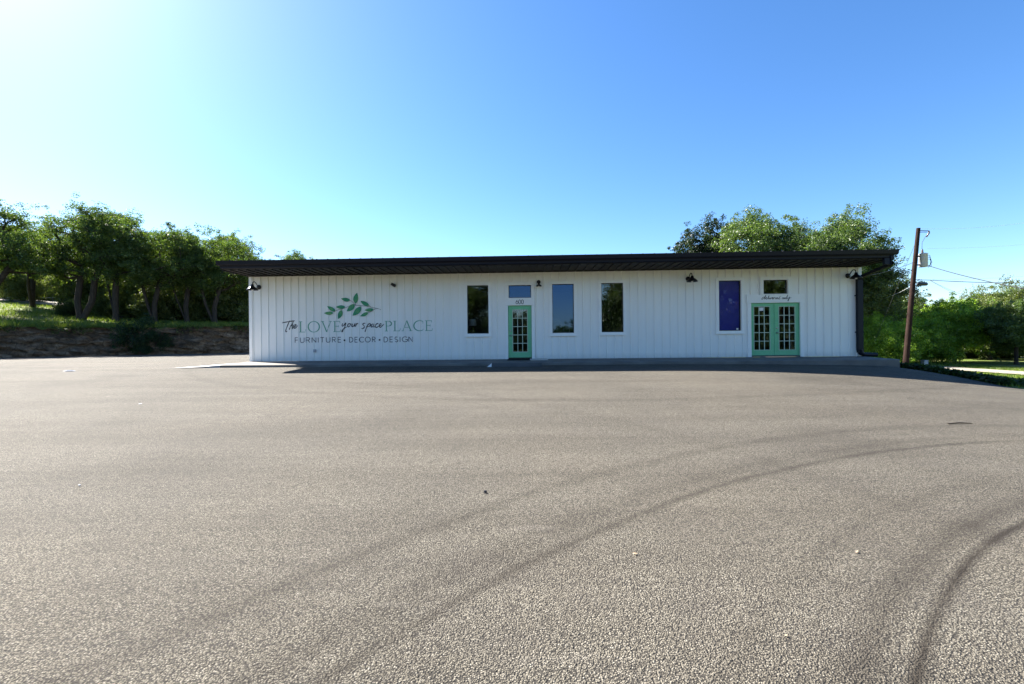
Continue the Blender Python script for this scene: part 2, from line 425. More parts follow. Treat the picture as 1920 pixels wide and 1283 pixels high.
# ------------------------------------------------------------------ the shop building (local: x along the front, -y towards the lot, z from slab top)
PL = at(470.5, 678, 18.3405); PR = at(1614, 668, 17.4671)
ANG = math.atan2(PR.y-PL.y, PR.x-PL.x); LEN = math.hypot(PR.x-PL.x, PR.y-PL.y)
Z0 = PL.z; WH = 3.44; DEEP = 11.0
BM = Matrix.Translation(PL) @ Matrix.Rotation(ANG, 4, 'Z'); BMI = BM.inverted()
def fac(px, py, out=0.0):
    """photo measure of a facade point -> (along, up) on the facade plane (out metres in front of it)"""
    d = (BMI.to_3x3() @ Vector(ray(px, py))); c = BMI @ Vector((0, 0, EYE))
    k = (-out - c.y)/d.y; p = c + d*k
    return p.x, p.z
def frect(x0, x1, y0, y1):
    ua, za = fac(x0, y0); ub, zb = fac(x1, y0); uc, zc = fac(x0, y1); ud, zd = fac(x1, y1)
    return (ua+uc)/2, (ub+ud)/2, (zc+zd)/2, (za+zb)/2
shop = empty('shop_building', PL, ANG)
tag(shop, 'long low white metal shop with black overhanging roof and green doors', 'building')

WIN = {'w1': frect(876, 916, 535.2, 625.8), 't1': frect(953.6, 995.7, 535, 558.8), 'w2': frect(1035.5, 1076, 532.7, 624.5),
       'w3': frect(1127.5, 1168.7, 530.9, 623), 'w4': frect(1347.5, 1389.4, 526.2, 620.4), 't2': frect(1430.8, 1476.6, 525, 551.3)}
D1 = frect(952.8, 997.0, 573.0, 670.5); D2 = frect(1408, 1499.6, 568, 666.5)
D1 = (D1[0], D1[1], .03, D1[3]); D2 = (D2[0], D2[1], .03, D2[3])
TR = .115                                           # trim board width
trims = {k: (a-TR, b+TR, c-TR, d+TR) for k, (a, b, c, d) in WIN.items()}
trims['t1'] = (D1[0]-.12, D1[1]+.12, D1[3], WIN['t1'][3]+.12)
trims['t2'] = (WIN['t2'][0]-.13, WIN['t2'][1]+.13, D2[3]+.32, WIN['t2'][3]+.12)
trims['d1'] = (D1[0]-.12, D1[1]+.12, 0, D1[3])
trims['d2'] = (D2[0]-.13, D2[1]+.13, 0, D2[3]+.32)
trims['d2'] = (D2[0]-.14, D2[1]+.14, 0, D2[3]+.32)

# front wall with openings
holes = list(WIN.values()) + [D1, D2]
uc = sorted(set([0, LEN] + [h[i] for h in holes for i in (0, 1)])); zc = sorted(set([0, WH] + [h[i] for h in holes for i in (2, 3)]))
mb = MB()
for i in range(len(uc)-1):
    for j in range(len(zc)-1):
        u, z = (uc[i]+uc[i+1])/2, (zc[j]+zc[j+1])/2
        if any(h[0] < u < h[1] and h[2] < z < h[3] for h in holes): continue
        mb.add([(uc[i], 0, zc[j]), (uc[i+1], 0, zc[j]), (uc[i+1], 0, zc[j+1]), (uc[i], 0, zc[j+1])], [(0, 1, 2, 3)])
for h in holes:                                     # reveals
    a, b, c, d = h; e = .12
    mb.add([(a,0,c),(b,0,c),(b,0,d),(a,0,d),(a,e,c),(b,e,c),(b,e,d),(a,e,d)], [(0,4,5,1),(1,5,6,2),(2,6,7,3),(3,7,4,0)])
RIB0, RIBP, RH, RB, RT = .12, .3075, .032, .028, .012
ribs = [RIB0 + k*RIBP for k in range(int((LEN-.1)/RIBP)+1)]
def rib(m, u, z0, z1):
    m.add([(u-RB,0,z0),(u-RT,-RH,z0),(u+RT,-RH,z0),(u+RB,0,z0),(u-RB,0,z1),(u-RT,-RH,z1),(u+RT,-RH,z1),(u+RB,0,z1)],
          [(0,1,5,4),(1,2,6,5),(2,3,7,6),(3,2,1,0),(4,5,6,7)])
for u in ribs:
    cuts = sorted((max(0, t[2]), t[3]) for t in trims.values() if t[0]-RB < u < t[1]+RB)
    z = 0.0
    for c0, c1 in cuts:
        if c0 > z + .03: rib(mb, u, z, c0)
        z = max(z, c1)
    if z < WH-.05: rib(mb, u, z, WH)
mb.build('front_wall', M['siding'], shop)
mb = MB()                                           # ends and back with ribs
for u, sgn in ((0, -1), (LEN, 1)):
    mb.add([(u,0,0),(u,DEEP,0),(u,DEEP,WH),(u,DEEP*.5,WH+.55),(u,0,WH)], [(0,1,2,3,4)[::sgn]])
    for k in range(int(DEEP/RIBP)):
        y = .2+k*RIBP
        mb.add([(u,y-RB,0),(u+sgn*RH,y-RT,0),(u+sgn*RH,y+RT,0),(u,y+RB,0),(u,y-RB,WH),(u+sgn*RH,y-RT,WH),(u+sgn*RH,y+RT,WH),(u,y+RB,WH)],
               [(0,1,5,4),(1,2,6,5),(2,3,7,6)])
mb.add([(0,DEEP,0),(LEN,DEEP,0),(LEN,DEEP,WH),(0,DEEP,WH)], [(0,1,2,3)])
mb.build('end_wall', M['siding'], shop)
mb = MB(); mb.box(-.012, .09, -.040, -.002, 0, WH-.03); mb.box(-.036, -.013, -.040, .09, 0, WH-.03); mb.build('corner_trim', M['trim'], shop)
mb = MB(); mb.box(LEN-.09, LEN+.012, -.040, -.002, 0, WH-.03); mb.box(LEN+.013, LEN+.036, -.040, .09, 0, WH-.03); mb.build('corner_trim', M['trim'], shop)
# interior shell
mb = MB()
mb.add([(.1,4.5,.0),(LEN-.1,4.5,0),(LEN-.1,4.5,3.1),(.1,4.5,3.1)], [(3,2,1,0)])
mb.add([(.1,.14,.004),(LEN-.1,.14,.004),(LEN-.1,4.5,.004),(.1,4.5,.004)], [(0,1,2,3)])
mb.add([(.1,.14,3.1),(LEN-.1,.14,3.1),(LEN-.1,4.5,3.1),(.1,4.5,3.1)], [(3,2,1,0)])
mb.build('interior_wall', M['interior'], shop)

# eave: roof edge, gutter, soffit
def roof_z(y): return (WH+.145) + .045*min(max(y, -1.75), DEEP*.5)
OV = 1.58
mb = MB(); x0, x1 = -.17, LEN+.06
prof = [(-1.80, WH+.30), (-1.70, WH+.305), (DEEP*.5, WH+.72), (DEEP+.4, WH+.30), (DEEP+.4, WH+.22), (DEEP*.5, WH+.60), (-1.66, WH+.14), (-1.735, WH+.135), (-1.765, WH+.17)]
n = len(prof)
mb.add([(x0, y, z) for y, z in prof] + [(x1, y, z) for y, z in prof],
       [tuple(range(n)), tuple(range(n, 2*n))[::-1]] + [(i, n+i, n+(i+1) % n, (i+1) % n) for i in range(n)])
for k in range(int((x1-x0)/.405)+1):
    u = x0+.05+k*.405
    mb.add([(u-.02,-1.7,WH+.306),(u,-1.7,WH+.335),(u+.02,-1.7,WH+.306),(u-.02,DEEP*.5,WH+.721),(u,DEEP*.5,WH+.75),(u+.02,DEEP*.5,WH+.721)],
           [(0,1,4,3),(1,2,5,4),(0,2,1)])
mb.build('roof', M['navy_metal'], shop)
mb = MB(); g0, g1 = -.08, LEN-.16                   # gutter trough below the roof edge
gp = [(-OV, WH+.02), (-OV-.07, WH+.02), (-OV-.10, WH+.045), (-OV-.105, WH+.085), (-OV-.125, WH+.128), (-OV-.118, WH+.13), (-OV, WH+.13)]
n = len(gp)
mb.add([(g0, y, z) for y, z in gp] + [(g1, y, z) for y, z in gp],
       [tuple(range(n)), tuple(range(n, 2*n))[::-1]] + [(i, n+i, n+(i+1) % n, (i+1) % n) for i in range(n)])
mb.box(g1, g1+.012, -OV-.14, -OV+.01, WH-.20, WH+.132)   # end cap carries the outlet box
mb.box(g1-.20, g1-.002, -OV-.11, -OV-.01, WH-.20, WH+.018)
mb.build('gutter', M['navy_metal'], shop)
mb = MB()
for k in range(int((LEN+.16)/.305)+1):              # ribbed soffit panels running out from the wall
    a = -.08+k*.305; b = min(a+.305, LEN+.04)
    if b-a < .05: continue
    mb.box(a+.004, b-.004, -OV+.004, -.03, WH+.004, WH+.035)
    mb.box(a+.004, a+.05, -OV+.004, -.06, WH-.03, WH+.003)
mb.box(-.08, LEN+.04, -.055, -.004, WH-.03, WH+.002)
mb.build('soffit', M['soffit'], shop)
mb = MB()                                            # closes the eave over the soffit, front and rakes
mb.box(-.1, LEN+.05, -OV-.002+.006, -OV+.03, WH+.037, WH+.15)
mb.box(LEN+.042, LEN+.052, -OV+.032, 0, WH-.02, WH+.2); mb.box(-.1, -.085, -OV+.032, 0, WH-.02, WH+.2)
mb.build('fascia', M['navy_metal'], shop)
mb = MB()                                            # downspout, back under the eave and down the corner
du = LEN-.10
def square_pipe(m, pts, w, h, ax):
    vs = []; fs = []
    for p in pts:
        vs += [(p[0]+a*w/2, p[1]+b*h/2*ax[0], p[2]+b*h/2*ax[1]) for a, b in ((-1,-1),(1,-1),(1,1),(-1,1))]
    for i in range(len(pts)-1):
        for k in range(4): fs.append((i*4+k, i*4+(k+1) % 4, i*4+4+(k+1) % 4, i*4+4+k))
    m.add(vs, fs)
square_pipe(mb, [(du+.02, -OV-.06, WH-.13), (du+.02, -OV+.10, WH-.20), (du, -.30, WH-.41), (du, -.14, WH-.47)], .13, .11, (.3, .95))
square_pipe(mb, [(du, -.10, WH-.40), (du, -.10, .26), (du+.02, -.10, .14)], .19, .13, (1, 0))
mb.tube([(du, -.10, .26), (du+.03, -.10, .13), (du+.14, -.10, .065), (du+.62, -.10, .05)], [.10, .095, .085, .08], 10)
mb.build('downspout', M['navy_metal'], shop)
for z in (.9, 2.3):
    mb = MB(); mb.box(du-.12, du+.12, -.172, -.166, z, z+.04); mb.box(du-.125, du-.121, -.172, -.01, z, z+.04)
    mb.build('downspout_strap', M['navy_metal'], shop)

# ---- windows
def frame_boxes(m, o, i, y0, y1):
    m.box(o[0], o[1], y0, y1, i[3], o[3]); m.box(o[0], o[1], y0, y1, o[2], i[2])
    m.box(o[0], i[0], y0, y1, i[2], i[3]); m.box(i[1], o[1], y0, y1, i[2], i[3])
def window(key, glass, label=None, name='window'):
    w = WIN[key]; m = MB(); t = trims[key]
    if key[0] == 'w': frame_boxes(m, t, w, -.042, -.003)
    o = m.build(name, M['trim'], shop, bevel=.004) if key[0] == 'w' else None
    if key == 't1':
        t = (t[0], t[1], D1[3]+.004, t[3]); frame_boxes(m, t, w, -.042, -.003); o = m.build(name, M['trim'], shop, bevel=.004)
    if key == 't2':
        t = (t[0], t[1], D2[3]+.322, t[3]); frame_boxes(m, t, w, -.042, -.003); o = m.build(name, M['trim'], shop, bevel=.004)
    if label: o['label'] = label
    i = (w[0]+.025, w[1]-.025, w[2]+.025, w[3]-.025); s = MB(); frame_boxes(s, w, i, .055, .095); s.build('sash', M['black'], o)
    p = MB(); p.box(i[0]-.01, i[1]+.01, .072, .078, i[2]-.01, i[3]+.01); p.build('pane', glass, o)
    if key[0] == 'w':
        s = MB(); s.box(t[0]-.02, t[1]+.02, -.062, -.043, w[2]-TR-.012, w[2]-TR+.028); s.build('sill', M['trim'], o)
    return o
window('w1', M['glass'], 'tall window left of the single door, white lamp shade inside')
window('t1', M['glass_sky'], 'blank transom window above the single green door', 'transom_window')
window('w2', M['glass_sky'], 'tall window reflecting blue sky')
window('w3', M['glass'], 'tall dark window reflecting trees')
w4 = window('w4', M['film'], 'tall window with violet blind')
a, b, c, d = WIN['w4']; m = MB(); m.box(a+.03, b-.03, .11, .118, c+.02, d-.02); m.build('blind', M['blind'], w4)
u, z = fac(1384, 617); m = MB(); m.box(u-.035, u+.035, .064, .071, z-.03, z+.03); m.build('sticker', M['paper'], w4)
window('t2', M['glass'], 'dark transom window above the double doors', 'transom_window')

# ---- doors
def leaf(name, r, gl, hinge, label):
    a, b, c, d = r; y0, y1 = .03, .075
    m = MB(); frame_boxes(m, r, gl, y0, y1)
    o = m.build(name, M['green'], shop, bevel=.004); o['label'] = label
    g = MB(); w = .024
    for k in range(1, 3):
        x = gl[0]+(gl[1]-gl[0])*k/3; g.box(x-w/2, x+w/2, .034, .071, gl[2], gl[3])
    for k in range(1, 5):
        z = gl[2]+(gl[3]-gl[2])*k/5
        for q in range(3):
            xa = gl[0]+(gl[1]-gl[0])*q/3+(w/2 if q else 0); xb = gl[0]+(gl[1]-gl[0])*(q+1)/3-(w/2 if q < 2 else 0)
            g.box(xa, xb, .035, .070, z-w/2, z+w/2)
    e = .02
    frame_boxes(g, (gl[0]-e, gl[1]+e, gl[2]-e, gl[3]+e), gl, .022, .0295)
    g.build('muntin_grid', M['muntin'], o)
    p = MB(); p.box(gl[0], gl[1], .050, .055, gl[2], gl[3]); p.build('pane', M['glass'], o)
    if hinge:
        hx = a+.07
        h = MB()
        h.lathe([(0, .0), (.033, 0), (.033, .008), (.012, .012), (.012, .05)], 14, Matrix.Translation((hx, .0295, .93)) @ Matrix.Rotation(R(90), 4, 'X'))
        h.tube([(hx, -.02, .93), (hx+.11, -.024, .93)], [.011, .009], 8); h.build('handle', M['steel'], o)
        h = MB(); h.lathe([(.031, 0), (.031, .012), (.02, .018), (0, .018)], 14, Matrix.Translation((hx, .0295, 1.12)) @ Matrix.Rotation(R(90), 4, 'X'))
        h.build('deadbolt', M['steel'], o)
    return o
M['muntin'] = plain('pale_green_muntin', (.50, .58, .46), .5, var=.06)
e = .022
G1 = frect(961.8, 988.6, 581, 659.6)
leaf('door', (D1[0]+e, D1[1]-e, .06, D1[3]-e), G1, True, 'single green glazed door under the number 600')
m = MB(); m.box(D1[0]+.002, D1[0]+e-.003, .02, .1, .03, D1[3]-.002); m.box(D1[1]-e+.003, D1[1]-.002, .02, .1, .03, D1[3]-.002)
m.box(D1[0]+e-.002, D1[1]-e+.002, .02, .1, D1[3]-e+.003, D1[3]-.003); m.build('door_frame', M['green'], shop)
m = MB(); t = trims['d1']
m.box(t[0], D1[0], -.042, -.003, .0, D1[3]); m.box(D1[1], t[1], -.042, -.003, 0, D1[3]); m.build('door_casing', M['trim'], shop, bevel=.004)
m = MB(); m.box(D1[0]+.002, D1[1]-.002, -.02, .1, .004, .05); m.build('threshold', M['black'], shop)
mid = (D2[0]+D2[1])/2
GL, GR = frect(1414.8, 1443.8, 575.4, 656), frect(1461.8, 1491, 575, 655.6)
leaf('door', (D2[0]+e, mid-.003, .06, D2[3]-e), GL, False, 'left leaf of the double delivery doors, white notice in a pane')
leaf('door', (mid+.003, D2[1]-e, .06, D2[3]-e), GR, True, 'right leaf of the double delivery doors with lever handle')
m = MB(); m.box(D2[0]+.002, D2[0]+e-.003, .02, .1, .03, D2[3]-.002); m.box(D2[1]-e+.003, D2[1]-.002, .02, .1, .03, D2[3]-.002)
m.box(D2[0]+e-.002, D2[1]-e+.002, .02, .1, D2[3]-e+.003, D2[3]-.003); m.build('door_frame', M['green'], shop)
m = MB(); m.box(mid-.022, mid+.022, .012, .0285, .07, D2[3]-e-.01); m.build('astragal', M['green'], shop)
m = MB(); t = trims['d2']
m.box(t[0], D2[0], -.043, -.003, .0, D2[3]); m.box(D2[1], t[1], -.043, -.003, 0, D2[3])
m.box(t[0]-.03, t[1]+.03, -.046, -.003, D2[3]+.002, t[3]); m.build('door_casing', M['trim'], shop, bevel=.004)
m = MB(); m.box(D2[0]+.002, D2[1]-.002, -.02, .1, .004, .05); m.build('threshold', M['slab'], shop)
u, z = fac(1429, 580.2); m = MB(); m.box(u-.09, u+.07, .044, .048, z-.055, z+.075); nt = m.build('notice', M['paper'], shop)

# ------------------------------------------------------------------ lettering painted on the siding
def arc(cx, cy, rx, ry, a0, a1, n=14): return [(cx+rx*math.cos(R(a0+(a1-a0)*k/n)), cy+ry*math.sin(R(a0+(a1-a0)*k/n))) for k in range(n+1)]
def crom(P, n=8):
    """Catmull-Rom through the points"""
    P = [Vector(p) for p in P]; Q = [P[0]*2-P[1]] + P + [P[-1]*2-P[-2]]; o = []
    for i in range(1, len(Q)-2):
        for k in range(n):
            t = k/n; a, b, c, d = Q[i-1], Q[i], Q[i+1], Q[i+2]
            o.append(.5*((2*b)+(c-a)*t+(2*a-5*b+4*c-d)*t*t+(3*b-a-3*c+d)*t**3))
    o.append(P[-1]); return [(p.x, p.y) for p in o]
def rib_out(u):
    d = min(abs(u-q) for q in ribs)
    return RH if d < RT else (0 if d > RB else RH*(RB-d)/(RB-RT))
class Ink:
    def __init__(s, base=.006, conform=True): s.m = MB(); s.base = base; s.c = conform
    def y(s, u): return -(s.base + (rib_out(u) if s.c else 0))
    def stroke(s, pts, w0, w1=None, lay=0.0, close=False):
        w1 = w0 if w1 is None else w1
        P = []
        for (a, b) in zip(pts[:-1], pts[1:]):
            L = math.hypot(b[0]-a[0], b[1]-a[1]); n = max(1, int(L/.011)) if s.c else 1
            P += [(a[0]+(b[0]-a[0])*k/n, a[1]+(b[1]-a[1])*k/n) for k in range(n)]
        P.append(pts[-1]); n = len(P); vs = []
        for i, p in enumerate(P):
            a, b = P[max(0, i-1)], P[min(n-1, i+1)]
            dx, dz = b[0]-a[0], b[1]-a[1]; L = math.hypot(dx, dz) or 1
            w = (w0+(w1-w0)*i/(n-1))/2 if not callable(w0) else w0(i/(n-1))/2
            for sg in (1, -1):
                q = (p[0]-dz/L*w*sg, p[1]+dx/L*w*sg)
                vs.append((q[0], s.y(q[0])-lay, q[1]))
        s.m.add(vs, [(2*i+1, 2*i+3, 2*i+2, 2*i) for i in range(n-1)])
    def dot(s, u, z, r):
        n = 14; y = min(s.y(u-r), s.y(u+r), s.y(u))
        s.m.add([(u+r*math.cos(2*math.pi*k/n), y, z+r*math.sin(2*math.pi*k/n)) for k in range(n)], [tuple(range(n))[::-1]])
SANS = {
 'F': (.48, [[(0,0),(0,1),(.48,1)], [(0,.52),(.43,.52)]]), 'U': (.62, [[(0,1),(0,.31)]+arc(.31,.31,.31,.31,180,360)+[(.62,1)]]),
 'R': (.56, [[(0,0),(0,1),(.27,1)]+arc(.27,.75,.27,.25,90,-90)+[(0,.5)], [(.25,.5),(.56,0)]]), 'N': (.64, [[(0,0),(0,1),(.64,0),(.64,1)]]),
 'I': (.0, [[(0,0),(0,1)]]), 'T': (.58, [[(0,1),(.58,1)], [(.29,0),(.29,1)]]), 'E': (.48, [[(.48,1),(0,1),(0,0),(.48,0)], [(0,.52),(.43,.52)]]),
 'D': (.62, [[(0,0),(0,1),(.2,1)]+arc(.2,.5,.42,.5,90,-90)+[(0,0)]]), 'C': (.68, [arc(.48,.5,.48,.5,48,312,22)]),
 'O': (.94, [arc(.47,.5,.47,.5,0,360,28)]), 'S': (.5, [arc(.25,.745,.24,.255,38,270,14)+arc(.25,.245,.25,.245,90,-142,14)]),
 'G': (.74, [arc(.48,.5,.48,.5,48,352,24)+[(.95-.0,.46),(.55,.46)]]),
 '6': (.6, [arc(.3,.31,.3,.31,0,360,22), crom([(.02,.38),(.12,.66),(.42,1.0)])]), '0': (.62, [arc(.31,.5,.31,.5,0,360,24)])}
def sans(ink, text, x, z, h, w, gap, wide=None):
    adv = sum(SANS[c][0]+gap if c in SANS else (.62 if c == ' ' else 0) for c in text)-gap
    k = h if wide is None else wide/adv
    for c in text:
        if c == ' ': x += .62*k; continue
        g = SANS[c]
        for st in g[1]: ink.stroke([(x+p[0]*k, z+p[1]*h) for p in st], w)
        x += (g[0]+gap)*k
# thick / thin roman capitals: strokes of (points, start width, end width) in cap heights
TK, TN, SF = .098, .044, .042
def sw(k): return lambda t: TN+(k-TN)*math.sin(math.pi*t)**1.2
SERIF = {
 'L': (.60, [([(.13,0),(.13,1)], TK, TK), ([(0,.985),(.27,.985)], SF, SF), ([(0,.015),(.50,.015)], SF, SF), ([(.50,.0),(.585,.27)], .06, .02)]),
 'O': (.98, [(arc(.49,.5,.445,.50,90,270,20), sw(.105), None), (arc(.49,.5,.445,.50,90,-90,20), sw(.105), None)]),
 'V': (.86, [([(.11,.98),(.44,.0)], TK, TK), ([(.76,.98),(.45,.0)], TN, TN), ([(.0,.985),(.24,.985)], SF, SF), ([(.64,.985),(.87,.985)], SF, SF)]),
 'E': (.62, [([(.13,0),(.13,1)], TK, TK), ([(0,.985),(.52,.985)], SF, SF), ([(.52,1.),(.55,.78)], .05, .018), ([(.13,.52),(.42,.52)], SF, SF),
             ([(.42,.42),(.42,.62)], .03, .03), ([(0,.015),(.55,.015)], SF, SF), ([(.55,0),(.61,.25)], .055, .018)]),
 'P': (.62, [([(.13,0),(.13,1)], TK, TK), ([(0,.985),(.30,.985)], SF, SF), ([(0,.015),(.27,.015)], SF, SF),
             (arc(.30,.745,.25,.24,90,-90,16), sw(.10), None), ([(.30,.505),(.17,.505)], SF, SF)]),
 'A': (.88, [([(.42,1.02),(.74,.0)], TK, TK), ([(.42,1.0),(.10,.0)], TN, TN), ([(.22,.36),(.62,.36)], SF, SF), ([(.0,.015),(.22,.015)], SF, SF), ([(.60,.015),(.88,.015)], SF, SF)]),
 'C': (.86, [(arc(.50,.5,.46,.50,56,304,26), lambda t: TN+(.105-TN)*math.sin(math.pi*t)**1.3, None), ([(.76,.99),(.77,.72)], .02, .045), ([(.76,.08),(.82,.22)], .03, .02)])}
def serif(ink, text, x, z, h, wide, gap=.10):
    adv = sum(SERIF[c][0]+gap for c in text)-gap; k = wide/adv
    for c in text:
        for pts, a, b in SERIF[c][1]:
            P = [(x+p[0]*k, z+p[1]*h) for p in pts]
            if callable(a): ink.stroke(P, (lambda f: (lambda t: f(t)*h))(a))
            else: ink.stroke(P, a*h, b*h)
        x += (SERIF[c][0]+gap)*k
def script(ink, strokes, quad, w, nib=.35):
    """handwriting: strokes in photo-crop pixels, mapped linearly onto the facade"""
    (px0, px1, py0, py1), (sx0, sx1, sy0, sy1) = quad
    for st in strokes:
        P = []
        for p in crom(st, 7):
            fx = px0+(p[0]-sx0)/(sx1-sx0)*(px1-px0); fy = py0+(p[1]-sy0)/(sy1-sy0)*(py1-py0)
            P.append(fac(fx, fy))
        ink.stroke(P, lambda t: w*(1-nib*math.cos(6.28*t*2)*.5-nib*.4*(t > .9)))
CROP = ((500, 840, 530, 670.07), (0, 1920, 0, 791))   # pixels of the enlarged crop the strokes were read from
ik = Ink()
script(ik, [[(165,428),(200,420),(250,412),(298,404)],
            [(244,404),(228,440),(212,480),(203,508),(207,522),(218,514)],
            [(288,404),(272,438),(254,472),(240,498),(254,466),(270,450),(280,452),(274,474),(272,488),(282,482)],
            [(282,478),(300,466),(312,452),(306,444),(294,452),(288,472),(296,484),(312,476),(334,450)]], CROP, .033)
o = ik.m.build('script_lettering', M['ink'], shop); o['label'] = 'black handwritten word the'
ik = Ink()
script(ik, [[(806,432),(798,452),(806,462),(822,450),(838,428),(828,470),(812,508),(798,522),(800,506),(822,486),(850,468)],
            [(884,434),(866,438),(858,458),(866,470),(882,458),(888,440),(880,436),(894,442),(904,438)],
            [(912,436),(904,456),(910,468),(924,456),(936,434),(930,458),(936,468)],
            [(950,432),(942,466),(950,444),(964,434),(972,440)],
            [(1046,432),(1028,432),(1018,444),(1030,456),(1034,472),(1018,488),(1004,486)],
            [(1076,436),(1062,474),(1042,520),(1060,474),(1078,442),(1096,436),(1098,452),(1084,466),(1070,464)],
            [(1130,438),(1114,444),(1106,464),(1114,472),(1130,456),(1138,440),(1132,462),(1138,472),(1152,462)],
            [(1184,440),(1172,434),(1154,450),(1152,470),(1168,474),(1190,458)],
            [(1190,462),(1210,450),(1216,438),(1206,434),(1194,448),(1194,468),(1210,472),(1242,440)]], CROP, .033)
o = ik.m.build('script_lettering', M['ink'], shop); o['label'] = 'black handwritten words your space'
ik = Ink(.0065)
a = fac(560.8, 623.3); b = fac(639.3, 602.3); serif(ik, 'LOVE', a[0], a[1], b[1]-a[1], b[0]-a[0])
o = ik.m.build('capital_lettering', M['sage'], shop); o['label'] = 'thin green capitals LOVE'
ik = Ink(.0065)
a = fac(721.5, 621.3); b = fac(811.3, 601.2); serif(ik, 'PLACE', a[0], a[1], b[1]-a[1], b[0]-a[0], .07)
o = ik.m.build('capital_lettering', M['sage'], shop); o['label'] = 'thin green capitals PLACE'
ik = Ink()
a = fac(553.5, 642.8); h = fac(553.5, 633.3)[1]-a[1]
for txt, xa, xb in (('FURNITURE', 553.5, 639.5), ('DECOR', 655.5, 704), ('DESIGN', 720.2, 773.8)):
    p, q = fac(xa, 642.8 - (xa-553)*.0075), fac(xb, 642.3)
    ik = Ink(); sans(ik, txt, p[0], p[1], h*.98, .024, .36, q[0]-p[0])
    o = ik.m.build('tagline_lettering', M['ink_grey'], shop); o['label'] = 'small charcoal capitals ' + txt
for x, y in ((646.5, 638.2), (711.8, 637.5)): q = fac(x, y); ik = Ink(); ik.dot(q[0], q[1], .036); ik.m.build('bullet_dot', M['ink'], shop)
# leaf sprig: (stem end, tip, half width) in crop pixels
ik = Ink(RH+.004, False)
for (x0, y0), (x1, y1), hw in [((886,188),(792,170),20), ((944,222),(960,110),27), ((1086,242),(998,196),21), ((732,302),(645,250),20), ((834,258),(738,258),20),
        ((708,322),(612,324),18), ((932,230),(852,304),27), ((795,292),(760,386),24), ((1000,258),(914,350),29), ((1134,284),(1040,292),18), ((1078,318),(994,356),18)]:
    mp = lambda p: fac(500+p[0]/1920*340, 530+p[1]/791*140.07)
    A, B = Vector(mp((x0, y0))), Vector(mp((x1, y1))); d = B-A; nrm = Vector((-d.y, d.x)).normalized(); hwm = hw/1920*340*.0212
    P = [A+d*(k/24)+nrm*hwm*.15*math.sin(math.pi*k/24) for k in range(25)]
    ik.stroke([(p.x, p.y) for p in P], (lambda H: (lambda t: max(.004, 2*H*math.sin(math.pi*min(1, t**.82))**.85)))(hwm))
o = ik.m.build('leaf_emblem', M['leafpaint'], shop); o['label'] = 'painted sprig of eleven green leaves'
ik = Ink(RH+.003, False)
for st in [[(940,240),(990,244),(1060,252),(1130,266),(1180,276),(1214,290)], [(886,186),(912,206),(946,240)], [(712,312),(760,290),(800,282),(850,262),(900,240),(940,240)],
           [(944,222),(940,240)], [(1134,284),(1180,276)], [(1078,322),(1120,302),(1150,280)], [(795,292),(802,282)], [(1000,258),(1004,246)], [(1086,242),(1104,258)]]:
    ik.stroke([fac(500+p[0]/1920*340, 530+p[1]/791*140.07) for p in crom(st, 6)], .014, .010)
o = ik.m.build('leaf_stem', M['ink_grey'], shop)
ik = Ink(.0455, False)
a = fac(967.3, 570.2); b = fac(981.6, 562.6); sans(ik, '600', a[0], a[1], b[1]-a[1], .020, .13, b[0]-a[0])
o = ik.m.build('house_number', M['ink_grey'], shop); o['label'] = 'charcoal number 600 over the single door'
ik = Ink(.0495, False); CR2 = ((1330, 1530, 500, 690), (0, 1351, 0, 1283))
script(ik, [[(690,392),(676,388),(660,404),(656,416),(672,412),(690,390),(708,366),(694,396),(686,414),(700,410)],
            [(700,410),(716,400),(718,390),(708,392),(704,408),(716,414),(730,402)],
            [(730,402),(748,372),(742,390),(734,412),(746,408)], [(752,394),(748,412),(758,408)], [(762,392),(764,414),(784,390)],
            [(784,408),(798,398),(796,390),(788,400),(792,414),(806,404)], [(808,394),(806,412),(816,394),(826,394)],
            [(832,394),(828,412),(838,408)], [(860,394),(846,394),(840,408),(850,412),(862,396),(860,412),(872,404)],
            [(892,378),(880,394),(888,404),(876,414),(868,410)],
            [(930,394),(916,398),(914,410),(926,412),(936,398),(928,394)], [(940,396),(936,412),(950,394),(954,396),(950,412),(960,406)],
            [(960,406),(984,364),(974,392),(968,412),(980,406)], [(984,394),(984,406),(996,402),(1010,386),(1000,416),(988,436),(990,420),(1028,392)]], CR2, .016)
o = ik.m.build('delivery_lettering', M['ink'], shop); o['label'] = 'handwritten words deliveries only over the double doors'

# small fittings on the wall
u, z = fac(591, 658)
m = MB(); m.box(u-.055, u+.055, -.06, -.033, z-.06, z+.06); m.box(u-.04, u+.04, -.072, -.061, z-.045, z+.045)
tag(m.build('outlet_cover', M['grey_tank'], None, bevel=.006), 'small grey weatherproof outlet box low on the white wall', 'outlet'); bpy.data.objects['outlet_cover'].matrix_world = BM
u, z = fac(739, 535, .1)
cam_t = empty('security_camera', BM @ Vector((u, 0, z)), ANG); tag(cam_t, 'small black security camera high on the wall above the leaf sprig', 'camera')
m = MB(); m.lathe([(0, .0), (.055, 0), (.055, .02), (.03, .03), (.03, .05)], 14, Matrix.Translation((0, -.033, .0)) @ Matrix.Rotation(R(90), 4, 'X')); m.build('mount', M['black'], cam_t)
m = MB(); m.tube([(.04, -.08, -.035), (-.02, -.13, .01), (-.09, -.19, .045)], [.055, .062, .052], 12); m.build('housing', M['black'], cam_t)

